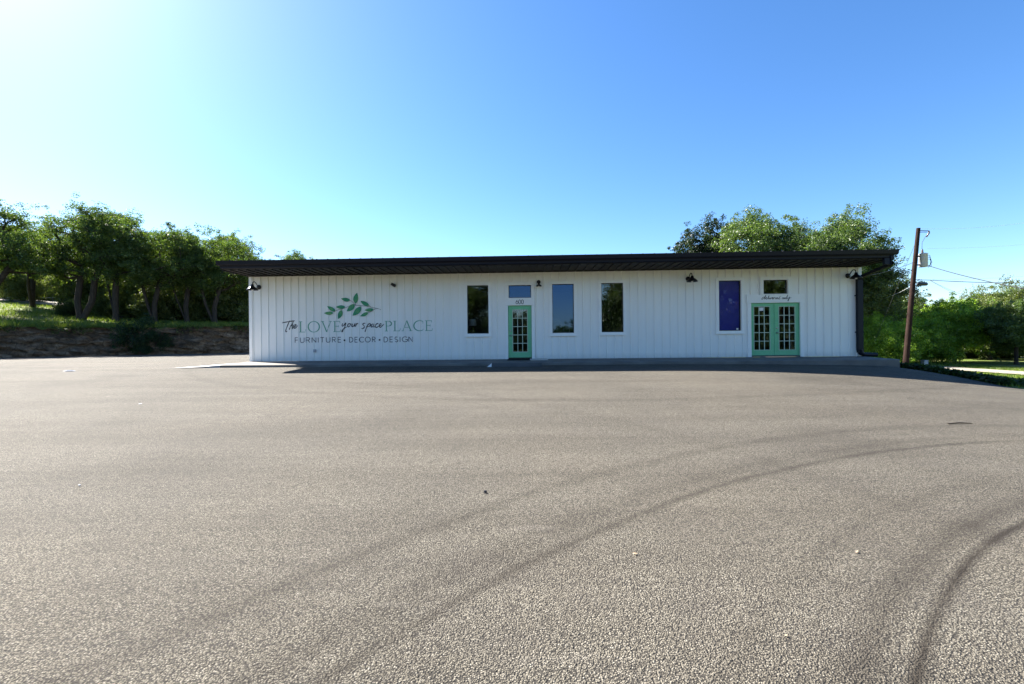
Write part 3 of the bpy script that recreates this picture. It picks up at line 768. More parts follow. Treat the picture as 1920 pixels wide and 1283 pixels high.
def barn_lamp(px, py, label, s=1.0):
    u, z = fac(px, py); t = empty('wall_lamp', BM @ Vector((u, -.033, z)), ANG)
    tag(t, label, 'lamp', 'barn lamps along the front wall')
    m = MB(); m.lathe([(0, 0), (.095*s, 0), (.095*s, .012), (.07*s, .026), (.035*s, .032), (.02*s, .05)], 20, Matrix.Rotation(R(90), 4, 'X')); m.build('backplate', M['black'], t)
    if s == 1.0:
        m = MB(); m.tube(crom([(0, -.04, 0)[1:], (-.10, .03), (-.20, .15), (-.31, .21), (-.41, .15), (-.44, .03)], 6) and
                         [(0, p[0], p[1]) for p in crom([(-.04, 0), (-.10, .03), (-.20, .13), (-.31, .18), (-.41, .13), (-.44, .02)], 6)], .017, 8)
        m.build('gooseneck_arm', M['black'], t); top = (0, -.44, .03); k = 1.0
    else:
        m = MB(); m.tube([(0, -.04, 0), (0, -.12, .01), (0, -.16, -.05)], .02, 8); m.build('gooseneck_arm', M['black'], t); top = (0, -.16, -.075); k = .58
    m = MB(); m.lathe([(0, .03*k), (.045*k, .03*k), (.055*k, -.02*k), (.075*k, -.06*k), (.14*k, -.10*k), (.205*k, -.175*k), (.21*k, -.195*k), (.198*k, -.193*k), (.13*k, -.112*k), (.05*k, -.06*k)], 24, Matrix.Translation(top))
    m.build('shade', M['black'], t)
    m = MB(); m.lathe([(0, -.225*k), (.03*k, -.215*k), (.042*k, -.18*k), (.03*k, -.13*k), (.02*k, -.08*k)], 12, Matrix.Translation(top)); m.build('bulb', M['bright_shade'], t)
barn_lamp(486.5, 539, 'black gooseneck barn lamp at the sunlit left corner of the wall')
barn_lamp(1010, 529.2, 'small black wall lamp to the right of the single green door', .8)
barn_lamp(1289.5, 523.5, 'black gooseneck barn lamp left of the violet window')
barn_lamp(1588.5, 517.5, 'black gooseneck barn lamp beside the downspout')

# inside, seen through the panes
def table_lamp(px, py, D, w, h, label, base):
    p = at(px, py, D); t = empty('table_lamp', (p.x, p.y, p.z-.28-h/2)); tag(t, label, 'lamp', 'lamps inside the shop windows')
    m = MB(); m.lathe([(w/2*.9, .28+h), (w/2, .28), (w/2-.006, .28), (w/2*.9-.006, .28+h)], 24); m.build('lamp_shade', M['shade'], t)
    m = MB(); m.lathe([(0, 0), (.09, 0), (.10, .03), (.06, .10), (.035, .18), (.02, .24), (.012, .33), (0, .34)], 16); m.build('base', base, t)
    return t
def side_table(c, w, d, label):
    t = empty('side_table', c); tag(t, label, 'table', 'tables inside the shop windows'); hh = c[2]-(Z0+.005)
    m = MB(); m.box(-w/2, w/2, -d/2, d/2, -.04, -.001); m.build('table_top', M['wood_dark'], t)
    for a in (-1, 1):
        for b in (-1, 1):
            m = MB(); x, y = a*(w/2-.05), b*(d/2-.05); m.box(x-.025, x+.025, y-.025, y+.025, -hh, -.041); m.build('leg', M['wood_dark'], t)
l1 = table_lamp(886, 605, 18.35, .30, .26, 'white drum lamp inside the tall window left of the door', M['wood_dark'])
l2 = table_lamp(1067.5, 612.5, 18.2, .36, .22, 'wide white lamp inside the window reflecting the sky', M['paper'])
side_table((l1.location.x+.12, l1.location.y+.1, l1.location.z), .8, .5, 'dark side table under the lamp left of the door')
side_table((l2.location.x-.15, l2.location.y+.1, l2.location.z), .9, .5, 'dark side table under the lamp right of the door')
p = at(1047, 614, 18.25)
m = MB()
for k, (rx, rz_, tl) in enumerate(((.26, .34, .1), (.22, .30, -.35), (.30, .24, .5))):
    m.tube([(rx*math.cos(a)*math.cos(tl)-.10, rx*math.cos(a)*math.sin(tl)+.02*k, rz_*math.sin(a)+.0) for a in [R(-60+q*9) for q in range(19)]], .010, 6)
m.box(-.12, .08, -.06, .06, l2.location.z-p.z, l2.location.z-p.z+.06)
tag(m.build('twig_sculpture', M['gold'], None, p), 'curved golden twig ornament beside the lamp inside the window', 'ornament')

# ------------------------------------------------------------------ slab walk, ramp, wheel stop, step
SLW = 1.80
mb = MB(); n = 48; zf = -.055
top = []; 
for i in range(n+1):
    u = -.03 + (LEN+.06)*i/n
    w0 = BM @ Vector((u, -SLW, 0)); w1 = BM @ Vector((u, 0, 0))
    top.append([(u, .02, -.004), (u, -SLW+.03, zf), (u, -SLW, zf-.02), (u, -SLW, gz(w0.x, w0.y)-Z0-.12), (u, .02, gz(w1.x, w1.y)-Z0-.12)])
vs = [p for r in top for p in r]; fs = []
for i in range(n):
    for k in range(5):
        a, b = i*5+k, i*5+(k+1) % 5; fs.append((a, b, b+5, a+5))
fs += [tuple(range(5))[::-1], tuple(n*5+k for k in range(5))]
mb.add(vs, fs); o = mb.build('pavement', M['slab'], None); o.matrix_world = BM; tag(o, kind='structure')
def lotl(u, y):
    w = BM @ Vector((u, y, 0)); return gz(w.x, w.y)-Z0
mb = MB(); y0, y1 = -SLW+.02, -.35
mb.add([(-.032, y0, zf-.004), (-.032, y1, zf+.03), (-1.75, y0-.30, lotl(-1.75, y0)+.004), (-1.75, y1, lotl(-1.75, y1)+.004), (-.032, y0, lotl(0, y0)-.1), (-1.6, y0-.3, lotl(-1.6, y0)-.1), (-.5, y0-.16, lotl(-.5, y0)+.05), (-.5, y1, lotl(-.5, y1)+.09)],
       [(0, 6, 7, 1), (6, 2, 3, 7), (0, 4, 6), (4, 5, 2, 6)])
o = mb.build('ramp', M['pale_slab'], None); o.matrix_world = BM; tag(o, kind='structure')
def lot_point(px, py, D=None):
    """where a photo point lies on the lot"""
    q = ray(px, py); lo, hi = .5, 60.0
    for _ in range(50):
        mdl = (lo+hi)/2
        if EYE+q[2]*mdl > gz(q[0]*mdl, mdl): lo = mdl
        else: hi = mdl
    return Vector((q[0]*lo, lo, gz(q[0]*lo, lo)))
a = BMI @ lot_point(913, 688.5); b = BMI @ lot_point(1016, 687)
ws = empty('wheel_stop', BM @ Vector((a.x, a.y+.12, lotl(a.x, a.y))), ANG); tag(ws, 'dark concrete wheel stop on the asphalt before the single door', 'wheel stop')
L = b.x-a.x; m = MB()
pr = [(-.09, 0), (-.065, .13), (.065, .13), (.09, 0)]
m.add([(.16, y, z) for y, z in pr]+[(L, y, z) for y, z in pr], [(0,1,2,3)[::-1], (4,5,6,7)] + [(i, i+4, (i+1) % 4+4, (i+1) % 4) for i in range(4)]); m.build('beam', M['stop'], ws, bevel=.008)
m = MB(); m.add([(0, -.085, .0), (.157, -.09, 0), (.157, -.065, .13), (.157, .065, .13), (.157, .09, 0), (0, .085, 0), (.06, -.05, .05), (.06, .05, .05)], [(0,1,2,6), (6,2,3,7), (7,3,4,5), (0,6,7,5)]); m.build('end_cap', M['paper'], ws)
u, _ = fac(1010, 674); mm = BM @ Vector((u, -.45, -.014))
m = MB(); m.hexa([(-.34,-.22,-.012),(.34,-.22,-.012),(-.34,.2,.0),(.34,.2,.0),(-.34,-.22,.03),(.34,-.22,.03),(-.34,.2,.042),(.34,.2,.042)])
tag(m.build('stepping_slab', M['pale_slab'], None, mm, ANG), 'loose pale concrete slab lying beside the single door', 'slab')
u, _ = fac(974, 674); mm = BM @ Vector((u, -.42, -.006)); m = MB(); m.hexa([(-.45,-.3,-.012),(.40,-.3,-.012),(-.45,.3,.004),(.40,.3,.004),(-.45,-.3,.004),(.40,-.3,.004),(-.45,.3,.02),(.40,.3,.02)])
tag(m.build('door_mat', M['mat'], None, mm, ANG), 'dark mat on the walk before the single green door', 'mat')

# ------------------------------------------------------------------ vegetation
def leaf_quads(centres, radii, per, size, rs, flat=.65, asp=.55, up=.35, droop=0.0):
    n = len(centres); idx = np.repeat(np.arange(n), per); N = len(idx)
    d = rs.randn(N, 3); d /= np.linalg.norm(d, axis=1)[:, None]
    rr = rs.rand(N)**.5
    off = d*rr[:, None]*radii[idx][:, None]; off[:, 2] *= flat
    P = centres[idx] + off
    nrm = d*.6 + rs.randn(N, 3)*.6; nrm[:, 2] += up; nrm /= np.linalg.norm(nrm, axis=1)[:, None]
    t = rs.randn(N, 3); t[:, 2] -= droop; t -= nrm*(t*nrm).sum(1)[:, None]; t /= np.linalg.norm(t, axis=1)[:, None]
    b = np.cross(nrm, t); s = size*(.6+.8*rs.rand(N))[:, None]
    V = np.stack([P-t*s*.5, P+b*s*asp*.5-t*s*.05, P+t*s*.5+nrm*s*.08, P-b*s*asp*.5-t*s*.05], 1).reshape(-1, 3)
    Fc = np.arange(N*4).reshape(-1, 4)
    return V, Fc
def make_tree(seed, blobs, trunks, ncl, rcl, per, size, mat, tr=.18, flat=.65, up=.35, shell=.55, droop=0.0):
    """blobs: crown ellipsoids (centre, radii); trunks: stem polylines -> (trunk mesh, crown mesh)"""
    rs = np.random.RandomState(seed); C = []; size *= .78; per = int(per*1.5)
    vol = np.array([b[1][0]*b[1][1]*b[1][2] for b in blobs])**.8; vol /= vol.sum()
    tries = 0
    while len(C) < ncl and tries < ncl*60:
        tries += 1
        k = rs.choice(len(blobs), p=vol); c, r = np.array(blobs[k][0]), np.array(blobs[k][1])
        d = rs.randn(3); d /= np.linalg.norm(d); q = c + d*r*(shell+(1-shell)*rs.rand()**.6)*(.85+.3*rs.rand())
        if q[2] < c[2]-r[2]*.75 and rs.rand() < .5: continue
        if C and np.min(np.linalg.norm(np.array(C)-q, axis=1)) < rcl*.62: continue
        C.append(q)
    C = np.array(C); nodes = []; par = []; cnt = []; root_i = []
    for st in trunks:
        st = [np.array(p, float) for p in st]; last = -1
        for a, b in zip(st[:-1], st[1:]):
            m = max(2, int(np.linalg.norm(b-a)/.5))
            for i in range(m if b is not st[-1] else m+1):
                nodes.append(a+(b-a)*i/m); par.append(last); cnt.append(0); last = len(nodes)-1
    order = np.argsort(np.linalg.norm(C-np.array(trunks[0][-1]), axis=1)); base_h = trunks[0][-1][2]*.42
    for ci in order:
        q = C[ci]; NN = np.array(nodes)
        cost = np.linalg.norm(NN-q, axis=1) + np.where(NN[:, 2] > q[2]-.15, 1.2, 0) + np.where(NN[:, 2] < base_h, 3, 0)
        j = int(np.argmin(cost)); a = NN[j]; Ld = np.linalg.norm(q-a); m = max(1, int(Ld/.7)); last = j
        for i in range(1, m+1):
            f = i/m; p = a+(q-a)*f + rs.randn(3)*.07*Ld*(1 if i < m else 0); p[2] += .12*Ld*math.sin(math.pi*f)*(-.3)
            nodes.append(p); par.append(last); cnt.append(0); last = len(nodes)-1
        k = last
        while k >= 0: cnt[k] += 1; k = par[k]
    mb = MB(); tot = max(cnt)
    rad = [max(.012, tr*(c/tot)**.5) for c in cnt]
    for i, p in enumerate(par):
        if p < 0 or cnt[i] == 0: continue
        if rad[i] < .016 and rs.rand() < .35: continue
        if par[p] < 0: r0 = rad[p]*1.5
        else: r0 = min(rad[p], rad[i]*1.35)
        mb.tube([nodes[p], nodes[i]], [r0, rad[i]], 7 if rad[i] > .05 else 4, cap=False)
    V, Fc = leaf_quads(C, rcl*(.75+.6*rs.rand(len(C))), per, size, rs, flat, .55, up, droop)
    # loose sprays past the outline of the crown
    k = rs.choice(len(C), len(C)); cc = np.average(C, axis=0); dv = C[k]-cc; L = np.linalg.norm(dv, axis=1)[:, None]
    S = C[k] + dv/L*rcl*(.7+1.0*rs.rand(len(k), 1)) + rs.randn(len(k), 3)*rcl*.35
    V2, F2 = leaf_quads(S, rcl*(.25+.45*rs.rand(len(S))), max(12, per//6), size, rs, .8, .55, up, droop)
    Fc = np.concatenate([Fc, F2+len(V)]); V = np.concatenate([V, V2])
    me = np_mesh('crown', V, Fc); me.materials.append(mat)
    tm = mb.mesh('trunk'); tm.materials.append(M['bark'])
    return tm, me
def plant_tree(name, meshes, loc, rz, s, label, cat='tree', group=None, sz=None, crown_mat=None):
    t = empty(name, loc, rz); t.scale = (s, s, sz or s); tag(t, label, cat, group)
    link_mesh('trunk', meshes[0], None, t); link_mesh('crown', meshes[1], None, t)
    return t
# prototypes (metres, base at 0)
oakA = make_tree(1, [((0,0,7.3),(2.6,2.4,1.5)), ((-1.9,.3,5.6),(1.9,1.7,1.3)), ((2.2,-.2,5.9),(1.7,1.7,1.3)), ((.3,.4,9.0),(1.4,1.3,.9)), ((-.5,0,4.4),(2.6,2.2,.9))],
                 [[(0,0,-.2),(-.25,0,1.6),(-.1,.1,3.2),(.2,.1,5.2)], [(0,0,-.2),(.75,.1,1.5),(1.1,.0,3.6),(1.6,-.1,4.8)]], 128, .70, 190, .15, M['oak'], .23, .5)
oakB = make_tree(2, [((0,0,5.9),(2.3,2.2,1.7)), ((-1.3,0,4.2),(1.7,1.6,1.2)), ((1.5,.3,4.3),(1.6,1.6,1.3)), ((.5,0,7.6),(1.2,1.2,.8))],
                 [[(0,0,-.2),(.12,0,1.5),(-.05,0,3.0),(.1,0,5.0)], [(0,0,-.2),(.75,.1,2.0),(1.2,.2,3.6)]], 112, .66, 190, .15, M['oak'], .20, .55)
oakC = make_tree(3, [((.6,0,5.6),(2.6,2.2,1.5)), ((-1.6,0,5.2),(1.6,1.6,1.2)), ((2.3,.2,4.4),(1.5,1.5,1.1)), ((0,0,3.7),(1.9,1.7,.9))],
                 [[(0,0,-.2),(-.05,0,1.4),(.3,0,2.8),(.6,0,4.6)], [(0,0,-.2),(-.7,.1,1.6),(-1.1,0,3.6)]], 116, .66, 190, .15, M['oak'], .18, .55)
wideO = make_tree(4, [((0,0,4.6),(3.6,3.2,1.5)), ((-3,0,3.6),(1.8,1.8,1.1)), ((3.0,0,3.9),(1.9,1.8,1.2)), ((.3,0,6.2),(2.2,2.0,1.0))],
                  [[(-1.5,0,-.2),(-.9,0,1.2),(-.2,0,2.2),(.2,0,4.0)], [(-1.5,0,-.2),(1.0,0,1.8),(1.9,0,3.4)]], 150, .70, 190, .15, M['oak'], .24, .42)
paleA = make_tree(5, [((0,0,8.6),(3.0,2.8,2.3)), ((-1.9,0,7.0),(2.0,2.0,1.7)), ((2.3,0,7.4),(2.0,2.0,1.9)), ((.3,0,6.0),(3.0,2.8,1.5)), ((.9,0,10.2),(1.3,1.3,1.0))],
                  [[(0,0,-.2),(.1,0,2.6),(-.1,0,5.0),(.1,0,8.0)]], 230, .72, 230, .16, M['oak_pale'], .25, .75)
brightA = make_tree(6, [((0,0,2.9),(2.7,2.4,1.5)), ((-1.5,-.3,2.1),(1.5,1.5,1.0)), ((1.7,-.2,2.2),(1.6,1.5,1.1)), ((.1,0,3.9),(1.5,1.4,.9))],
                    [[(0,0,-.2),(.1,0,.8),(0,0,2.2)], [(0,0,-.2),(-.9,.2,1.4)]], 170, .58, 240, .15, M['bright'], .10, .7, .45, .6)
oliveA = make_tree(7, [((0,0,4.4),(3.0,2.8,1.9)), ((-2.1,0,3.4),(1.7,1.6,1.3)), ((2.2,0,3.6),(1.8,1.7,1.4)), ((.2,-.6,2.0),(2.6,1.8,1.2))],
                   [[(0,0,-.2),(.1,0,1.2),(.2,0,2.6),(.1,0,4.0)], [(0,0,-.2),(1.0,0,1.6),(1.5,0,3.0)]], 200, .68, 210, .15, M['olive'], .18, .6)
cedarA = make_tree(8, [((0,0,8.3),(.9,.9,1.3)), ((0,0,6.8),(1.6,1.6,1.2)), ((.1,0,5.0),(1.8,1.7,1.2)), ((-.1,0,3.2),(2.2,2.1,1.2))],
                   [[(0,0,-.2),(0,0,4),(.05,0,9.0)]], 170, .48, 240, .14, M['cedar'], .18, .8, .5, .3)
bushA = make_tree(9, [((0,0,1.3),(1.7,1.5,1.1)), ((-.9,0,.8),(1.1,1.0,.7)), ((1.0,.1,.9),(1.1,1.0,.75)), ((.2,0,2.2),(.9,.9,.6))],
                  [[(0,0,-.1),(.1,0,.7),(0,0,1.4)], [(0,0,-.1),(.7,0,.8)]], 110, .45, 200, .12, M['bright'], .05, .8, .4, .4)
midB = make_tree(10, [((0,0,3.2),(2.0,1.8,1.7)), ((-1.1,0,2.1),(1.3,1.2,1.1)), ((1.2,0,2.3),(1.3,1.2,1.1))],
                 [[(0,0,-.2),(0,0,1.4),(.1,0,3.0)]], 130, .55, 220, .14, M['oak_pale'], .12, .75)
def with_mat(meshes, mat):
    c = meshes[1].copy(); c.materials.clear(); c.materials.append(mat); return (meshes[0], c)

GL_ = 'oaks along the top of the left bank'
for nm, ms, px, D, rz, s, lab in [
    ('oak_tree', wideO, -45, 38, .3, 1.25, 'dark spreading oak cut by the left edge of the photo'),
    ('oak_tree', oakA, 152, 41, .2, 1.05, 'tallest dark oak with leaning twin trunks on the left bank'),
    ('oak_tree', oakB, 218, 41.5, 2.6, 1.20, 'dark oak with narrow top left of the yellow post'),
    ('oak_tree', oakC, 291, 42.5, .0, 1.20, 'dense dark oak above the dark shrub on the rock bank'),
    ('oak_tree', oakB, 352, 44, 3.9, 1.05, 'slim twin trunked oak near the shop end of the bank'),
    ('oak_tree', oakC, 404, 44.5, .35, 1.16, 'rounded oak behind the left tip of the black roof')]:
    plant_tree(nm, ms, on_hill(px, D), rz, s, lab, group=GL_)
for nm, ms, px, D, rz, s, lab in [
    ('oak_tree', oakC, 62, 47, 2.2, 1.20, 'oak set back between the spreading oak and the tallest oak'), ('oak_tree', oakA, 188, 50, 4.0, 1.06, 'oak set back behind the leaning twin trunks'),
    ('oak_tree', oakC, 256, 50, 1.2, 1.15, 'oak set back behind the yellow post'), ('oak_tree', oakC, 326, 52, 5.2, 1.22, 'oak set back behind the dense dark oak'), ('oak_tree', oakB, 425, 53, 1.0, 1.2, 'oak set back behind the rounded oak by the shop')]:
    plant_tree(nm, ms, on_hill(px, D), rz, s, lab, group=GL_)
GB_ = 'trees far behind the left bank'
sunny = with_mat(wideO, M['bright']); sunb = with_mat(bushA, M['olive'])
for nm, ms, px, D, rz, s, lab in [
    ('tree', sunny, 10, 63, 1.0, 1.15, 'sunlit low tree beyond the lane at the far left'),
    ('tree', sunny, 112, 66, 2.4, 1.1, 'sunlit spreading tree behind the pipe fence'),
    ('tree', wideO, 60, 76, 4.0, 1.3, 'dark tree mass beyond the sunlit trees at far left'),
    ('tree', oliveA, 205, 64, .7, 1.35, 'olive tree behind the wooden pole on the left'),
    ('tree', oliveA, 290, 62, 2.0, 1.25, 'olive tree filling behind the dense dark oak'),
    ('tree', with_mat(oakB, M['oak']), 345, 66, 5.0, 1.25, 'dark tree in back between the right hand oaks'),
    ('tree', oliveA, 425, 60, 3.1, 1.25, 'olive tree low behind the left end of the shop'),
    ('tree', with_mat(oakC, M['cedar']), 462, 58, 1.6, 1.2, 'darkest tree right behind the left wall corner'),
    ('tree', paleA, 553, 62, 1.3, .84, 'small treetop peeking over the left part of the roof'),
    ('tree', oakB, 390, 76, 1.1, 1.3, 'shaded tree at the back of the left grove')]:
    plant_tree(nm, ms, on_hill(px, D) if px < 480 else Vector((ray(px, 640)[0]*D, D, hill_z(ray(px, 640)[0]*D, D))), rz, s, lab, group=GB_)
GS_ = 'shrubs under the left oaks'
for ms, px, D, rz, s, lab in [
    (sunb, 268, 46, 0., 1.6, 'leafy shrub right of the yellow post'), (sunb, 305, 47, 2., 1.8, 'leafy shrub at the foot of the dense oak'),
    (sunb, 332, 46, 4., 1.6, 'leafy shrub left of the slim twin trunks'), (sunb, 378, 48, 1., 1.8, 'leafy shrub between the slim oak and the rounded oak'),
    (sunb, 432, 49, 3., 2.0, 'leafy shrub nearest the shop on the left bank'), (sunb, 170, 49, 2.2, 1.7, 'leafy shrub showing between the leaning twin trunks'), (sunb, 222, 47, .6, 1.2, 'leafy shrub just left of the brown wooden pole'), (sunb, 45, 52, 2.6, 1.5, 'leafy shrub under the spreading oak at the far left'),
    (with_mat(bushA, M['weed']), 133, 42.5, 1., .6, 'small dark weed clump beside the leaning trunk'),
    (with_mat(bushA, M['weed']), 462, 52, 1., 1.4, 'dark shrub hugging the shop corner on the bank')]:
    plant_tree('shrub', ms, on_hill(px, D), rz, s, lab, 'shrub', GS_)
p = on_lot(262, 38.6); plant_tree('shrub', with_mat(bushA, M['weed']), (p.x, p.y, p.z-.1), 0, 1.15, 'dark bush hanging over the rock face', 'shrub', GS_)
p = on_lot(345, 40.2); plant_tree('shrub', with_mat(bushA, M['weed']), (p.x, p.y, p.z-.2), 2, .42, 'small dark bush at the foot of the rock face', 'shrub', GS_)

dk = with_mat(bushA, M['weed']); lo = with_mat(bushA, M['olive'])
for px, D, rz, sc_, k in [(-20, 62, 0, 2.0, 1), (30, 63, 1, 1.7, 1), (70, 64, 2, 2.0, 0), (108, 64, 3, 1.8, 1), (150, 63, 4, 2.0, 0), (185, 62, 5, 1.9, 1), (222, 61, 0, 2.0, 0), (262, 60, 1, 2.0, 1)]:
    plant_tree('shrub', (lo, lo)[k] if px < 160 else (dk, lo)[k], on_hill(px, D), rz, sc_, 'dark or olive shrub in the thicket behind the pipe fence', 'shrub', 'thicket behind the pipe fence')
for px, D, rz, sc_ in [(300, 53, 2, 1.8), (345, 54, 1, 1.9), (390, 54, 0, 1.9), (430, 55, 3, 2.0), (470, 56, 4, 2.0)]:
    plant_tree('shrub', dk, on_hill(px, D), rz, sc_, 'dark shrub in the shade behind the right hand oaks of the bank', 'shrub', 'shade shrubs behind the bank oaks')
GR_ = 'trees behind the shop roof'
def behind(px, D, z=None): 
    q = ray(px, 640); return Vector((q[0]*D, D, gz(q[0]*D, D) if z is None else z))
for nm, ms, px, D, rz, s, lab in [
    ('cedar_tree', cedarA, 1345, 39, 0, 1.26, 'taller dark cedar above the roof'), ('cedar_tree', cedarA, 1300, 39, 2, 1.14, 'shorter dark cedar at left of the roof trees'),
    ('tree', paleA, 1405, 37, .4, 1.04, 'pale green rounded tree above the roof beside the cedars'), ('tree', paleA, 1500, 36, 2.4, .95, 'pale green tree in the middle above the roof'),
    ('tree', paleA, 1580, 37, 4.2, 1.02, 'broad pale green tree above the right end of the roof')]:
    plant_tree(nm, ms, behind(px, D), rz, s, lab, group=GR_)
GE_ = 'trees beyond the side road'
for nm, ms, px, D, rz, s, lab in [
    ('tree', with_mat(oakB, M['olive']), 1634, 35, .9, 1.02, 'dark olive tree hiding behind the downspout'),
    ('tree', oliveA, 1655, 54, .3, 1.25, 'olive tree between the shop and the near pole'),
    ('tree', brightA, 1640, 33, 1.9, .74, 'bright green low tree next to the shop end'),
    ('tree', midB, 1700, 46, 3.0, 1.05, 'grey green low tree directly behind the near pole'),
    ('shrub', bushA, 1672, 31, 1.0, 1.05, 'sunlit bright shrub just left of the near pole'), ('shrub', bushA, 1730, 34, 3.0, 1.15, 'sunlit bright shrub just right of the near pole'),
    ('tree', midB, 1720, 48, 1.0, .95, 'mid green tree far right of the near pole'),
    ('tree', midB, 1760, 58, 2.0, 1.05, 'mid green tree below the distant transformer pole'),
    ('tree', brightA, 1790, 35, .5, .98, 'brightest green rounded tree beside the side road'),
    ('tree', oliveA, 1856, 38, 2.7, .72, 'dull green tree right of the brightest one'),
    ('tree', oliveA, 1835, 47, 1.5, 1.0, 'olive tree rising behind the brightest green tree'),
    ('tree', oliveA, 1885, 42, 3.6, .95, 'tall olive tree near the right edge of the photo'),
    ('tree', oliveA, 1945, 37, 5.0, .95, 'olive tree cut by the right edge of the photo'),
    ('tree', midB, 1905, 31.5, 4.0, .92, 'low green tree in front at the right edge'),
    ('tree', midB, 1685, 58, 3.3, 1.3, 'distant tree low behind the near pole'),
    ('tree', with_mat(oakB, M['oak_pale']), 1610, 46, 3.3, 1.1, 'grey green tree deep behind the shop end')]:
    plant_tree(nm, ms, behind(px, D), rz, s, lab, group=GE_)
for px, D, rz, sc_ in [(1640, 37, 0, .9), (1672, 41, 1, 1.0), (1708, 43, 2, .8), (1752, 45, 3, .85), (1785, 42, 4, .75), (1815, 41, 5, .8), (1848, 43, 0, .85), (1880, 42, 1, .9), (1912, 40, 2, .85), (1985, 36, 1, 1.1)]:  # dark-leaved shrubs added to stand for the deep shade under these trees
    plant_tree('shrub', dk, behind(px, D), rz, sc_, 'dark shrub added to stand for shade under the trees beyond the side road', 'shrub', 'added dark fill under the trees beyond the side road')
# the trees across the street, seen in the panes
GX_ = 'trees across the lot mirrored in the panes'
for ms, x, y, rz, s, lab in [
    (oakA, -12.5, -26, 0, 1.35, 'street oak mirrored in the window left of the door'), (oliveA, -20, -30, 1, 1.6, 'broad street tree mirrored at far left'),
    (oakC, -9.5, -24, 1.0, 1.55, 'second street oak mirrored in the window left of the door'), (oakC, 31, -25, 1.0, 1.5, 'second street oak mirrored in the violet window'),
    (oakA, 12.2, -26, 2, 1.4, 'street oak mirrored in the dark window'), (oakC, 19, -27, 3, 1.6, 'street oak mirrored in the violet window'),
    (oakA, 26, -28, 1.2, 1.5, 'street oak mirrored in the double doors'), (oakB, 34, -29, 2.2, 1.6, 'street oak mirrored at far right'),
    (midB, -1, -42, 0, .9, 'low street tree mirrored in the single door'), (midB, 4.5, -42, 2, .85, 'low street tree mirrored under the sky')]:
    plant_tree('street_tree', ms, (x, y, -.05), rz, s, lab, group=GX_)

for x, y, rz, sc_ in [(-22, -27, 0, 2.6), (-16, -25, 1, 2.4), (-10.5, -26, 2, 2.3), (-7, -40, 3, 2.3), (-3.2, -40, 4, 2.3), (2.5, -43, 4, 1.3), (6.0, -43, 5, 1.3), (10.0, -26, 0, 2.6), (14, -25, 1, 2.5), (18.5, -26, 2, 2.7), (23, -26, 3, 2.8), (28, -27, 4, 2.7), (33, -28, 5, 2.8), (38, -29, 0, 2.8)]:  # unseen dark screen added behind the camera to cut the bright horizon in reflections
    plant_tree('pane_screen_shrub', dk, (x, y, gz(x, y)-.1), rz, sc_, 'unseen tall dark shrub added across the lot to darken the mirrored view', 'shrub', 'shrub screen added to darken the panes')
# grass and ground cover
def blades(name, pts, h, w, mat, rs, lean=.5):
    N = len(pts); a = rs.rand(N)*6.283; hh = h*(.5+rs.rand(N)); d = np.stack([np.cos(a), np.sin(a), 0*a], 1)
    l = rs.randn(N, 3)*lean*hh[:, None]; l[:, 2] = hh
    V = np.stack([pts-d*w/2, pts+d*w/2, pts+l], 1).reshape(-1, 3)
    return link_mesh(name, np_mesh(name, V, np.arange(N*3).reshape(-1, 3)), mat)
rs = np.random.RandomState(21)
N = 110000; ii = rs.randint(0, len(s_), N); ii = ii[(bx[ii] < -20) & (bx[ii] > -50) & (by[ii] > 15)]
tt = .12 + rs.rand(len(ii))**1.8*22; jit = rs.randn(len(ii), 2)*.12
patch = hnoise(bx[ii]+OUT[0]*tt, by[ii]+OUT[1]*tt, .8, 31)
keep = (patch > -.45) | (rs.rand(len(ii)) < .3); ii, tt, jit = ii[keep], tt[keep], jit[keep]
gp_ = np.stack([bx[ii]+OUT[0]*tt+jit[:, 0], by[ii]+OUT[1]*tt+jit[:, 1], plateau_z(ii, tt)-.02], 1)
tag(blades('grass', gp_, .26, .05, M['grass'], rs), 'sunlit green grass on top of the left rock bank', 'grass', kind='stuff')
N = 2600; ii = rs.randint(0, len(s_), N); ii = ii[(bx[ii] < -20) & (bx[ii] > -50) & (by[ii] > 15)]; ii = ii[hnoise(s_[ii], s_[ii]*0, 1.7, 77) > -.1]
tt = rs.rand(len(ii))*.55-.05; zz = TOP[ii] + .06 - .55*rs.rand(len(ii))**2
V, Fc = leaf_quads(np.stack([bx[ii]+OUT[0]*tt, by[ii]+OUT[1]*tt, zz], 1), np.full(len(ii), .20), 9, .13, rs, .8)
tag(link_mesh('rim_weeds', np_mesh('rim_weeds', V, Fc), M['rimweed']), 'ragged weeds hanging over the rim of the rock bank', 'weeds', kind='stuff')
N = 60000; y = rs.uniform(9, 36, N); x = lot_right(y)+rs.rand(N)*17+.05; k = (np.abs(x-25.9) > 1.35); x, y = x[k], y[k]
tag(blades('lawn', np.stack([x, y, lot_z(x, y)], 1), .10, .04, M['grass'], rs), 'bright lawn between the asphalt and the side road', 'grass', kind='stuff')
N = 9000; y = rs.uniform(13.5, 26, N); f = rs.rand(N)**1.2
x = lot_right(y)+.15+f*np.interp(y, [13.5, 15, 20, 24, 26], [.9, 3.4, 6.0, 6.0, 4]); cl = hnoise(x, y, 1.6, 44) > -.35; x, y = x[cl], y[cl]
V, Fc = leaf_quads(np.stack([x, y, lot_z(x, y)+.12], 1), np.full(len(x), .16), 6, .13, rs, .8)
tag(link_mesh('weeds', np_mesh('weeds', V, Fc), M['weed']), 'dark low weeds along the right asphalt edge', 'weeds', kind='stuff')
c = lot_point(106, 667.5); N = 500; pts = np.stack([c.x+rs.randn(N)*.9, c.y+.3+rs.randn(N)*.25, np.full(N, c.z)], 1)
tag(blades('weed_tuft', pts, .28, .05, M['grass'], rs), 'bright tuft of grass at the foot of the left rock bank', 'grass')

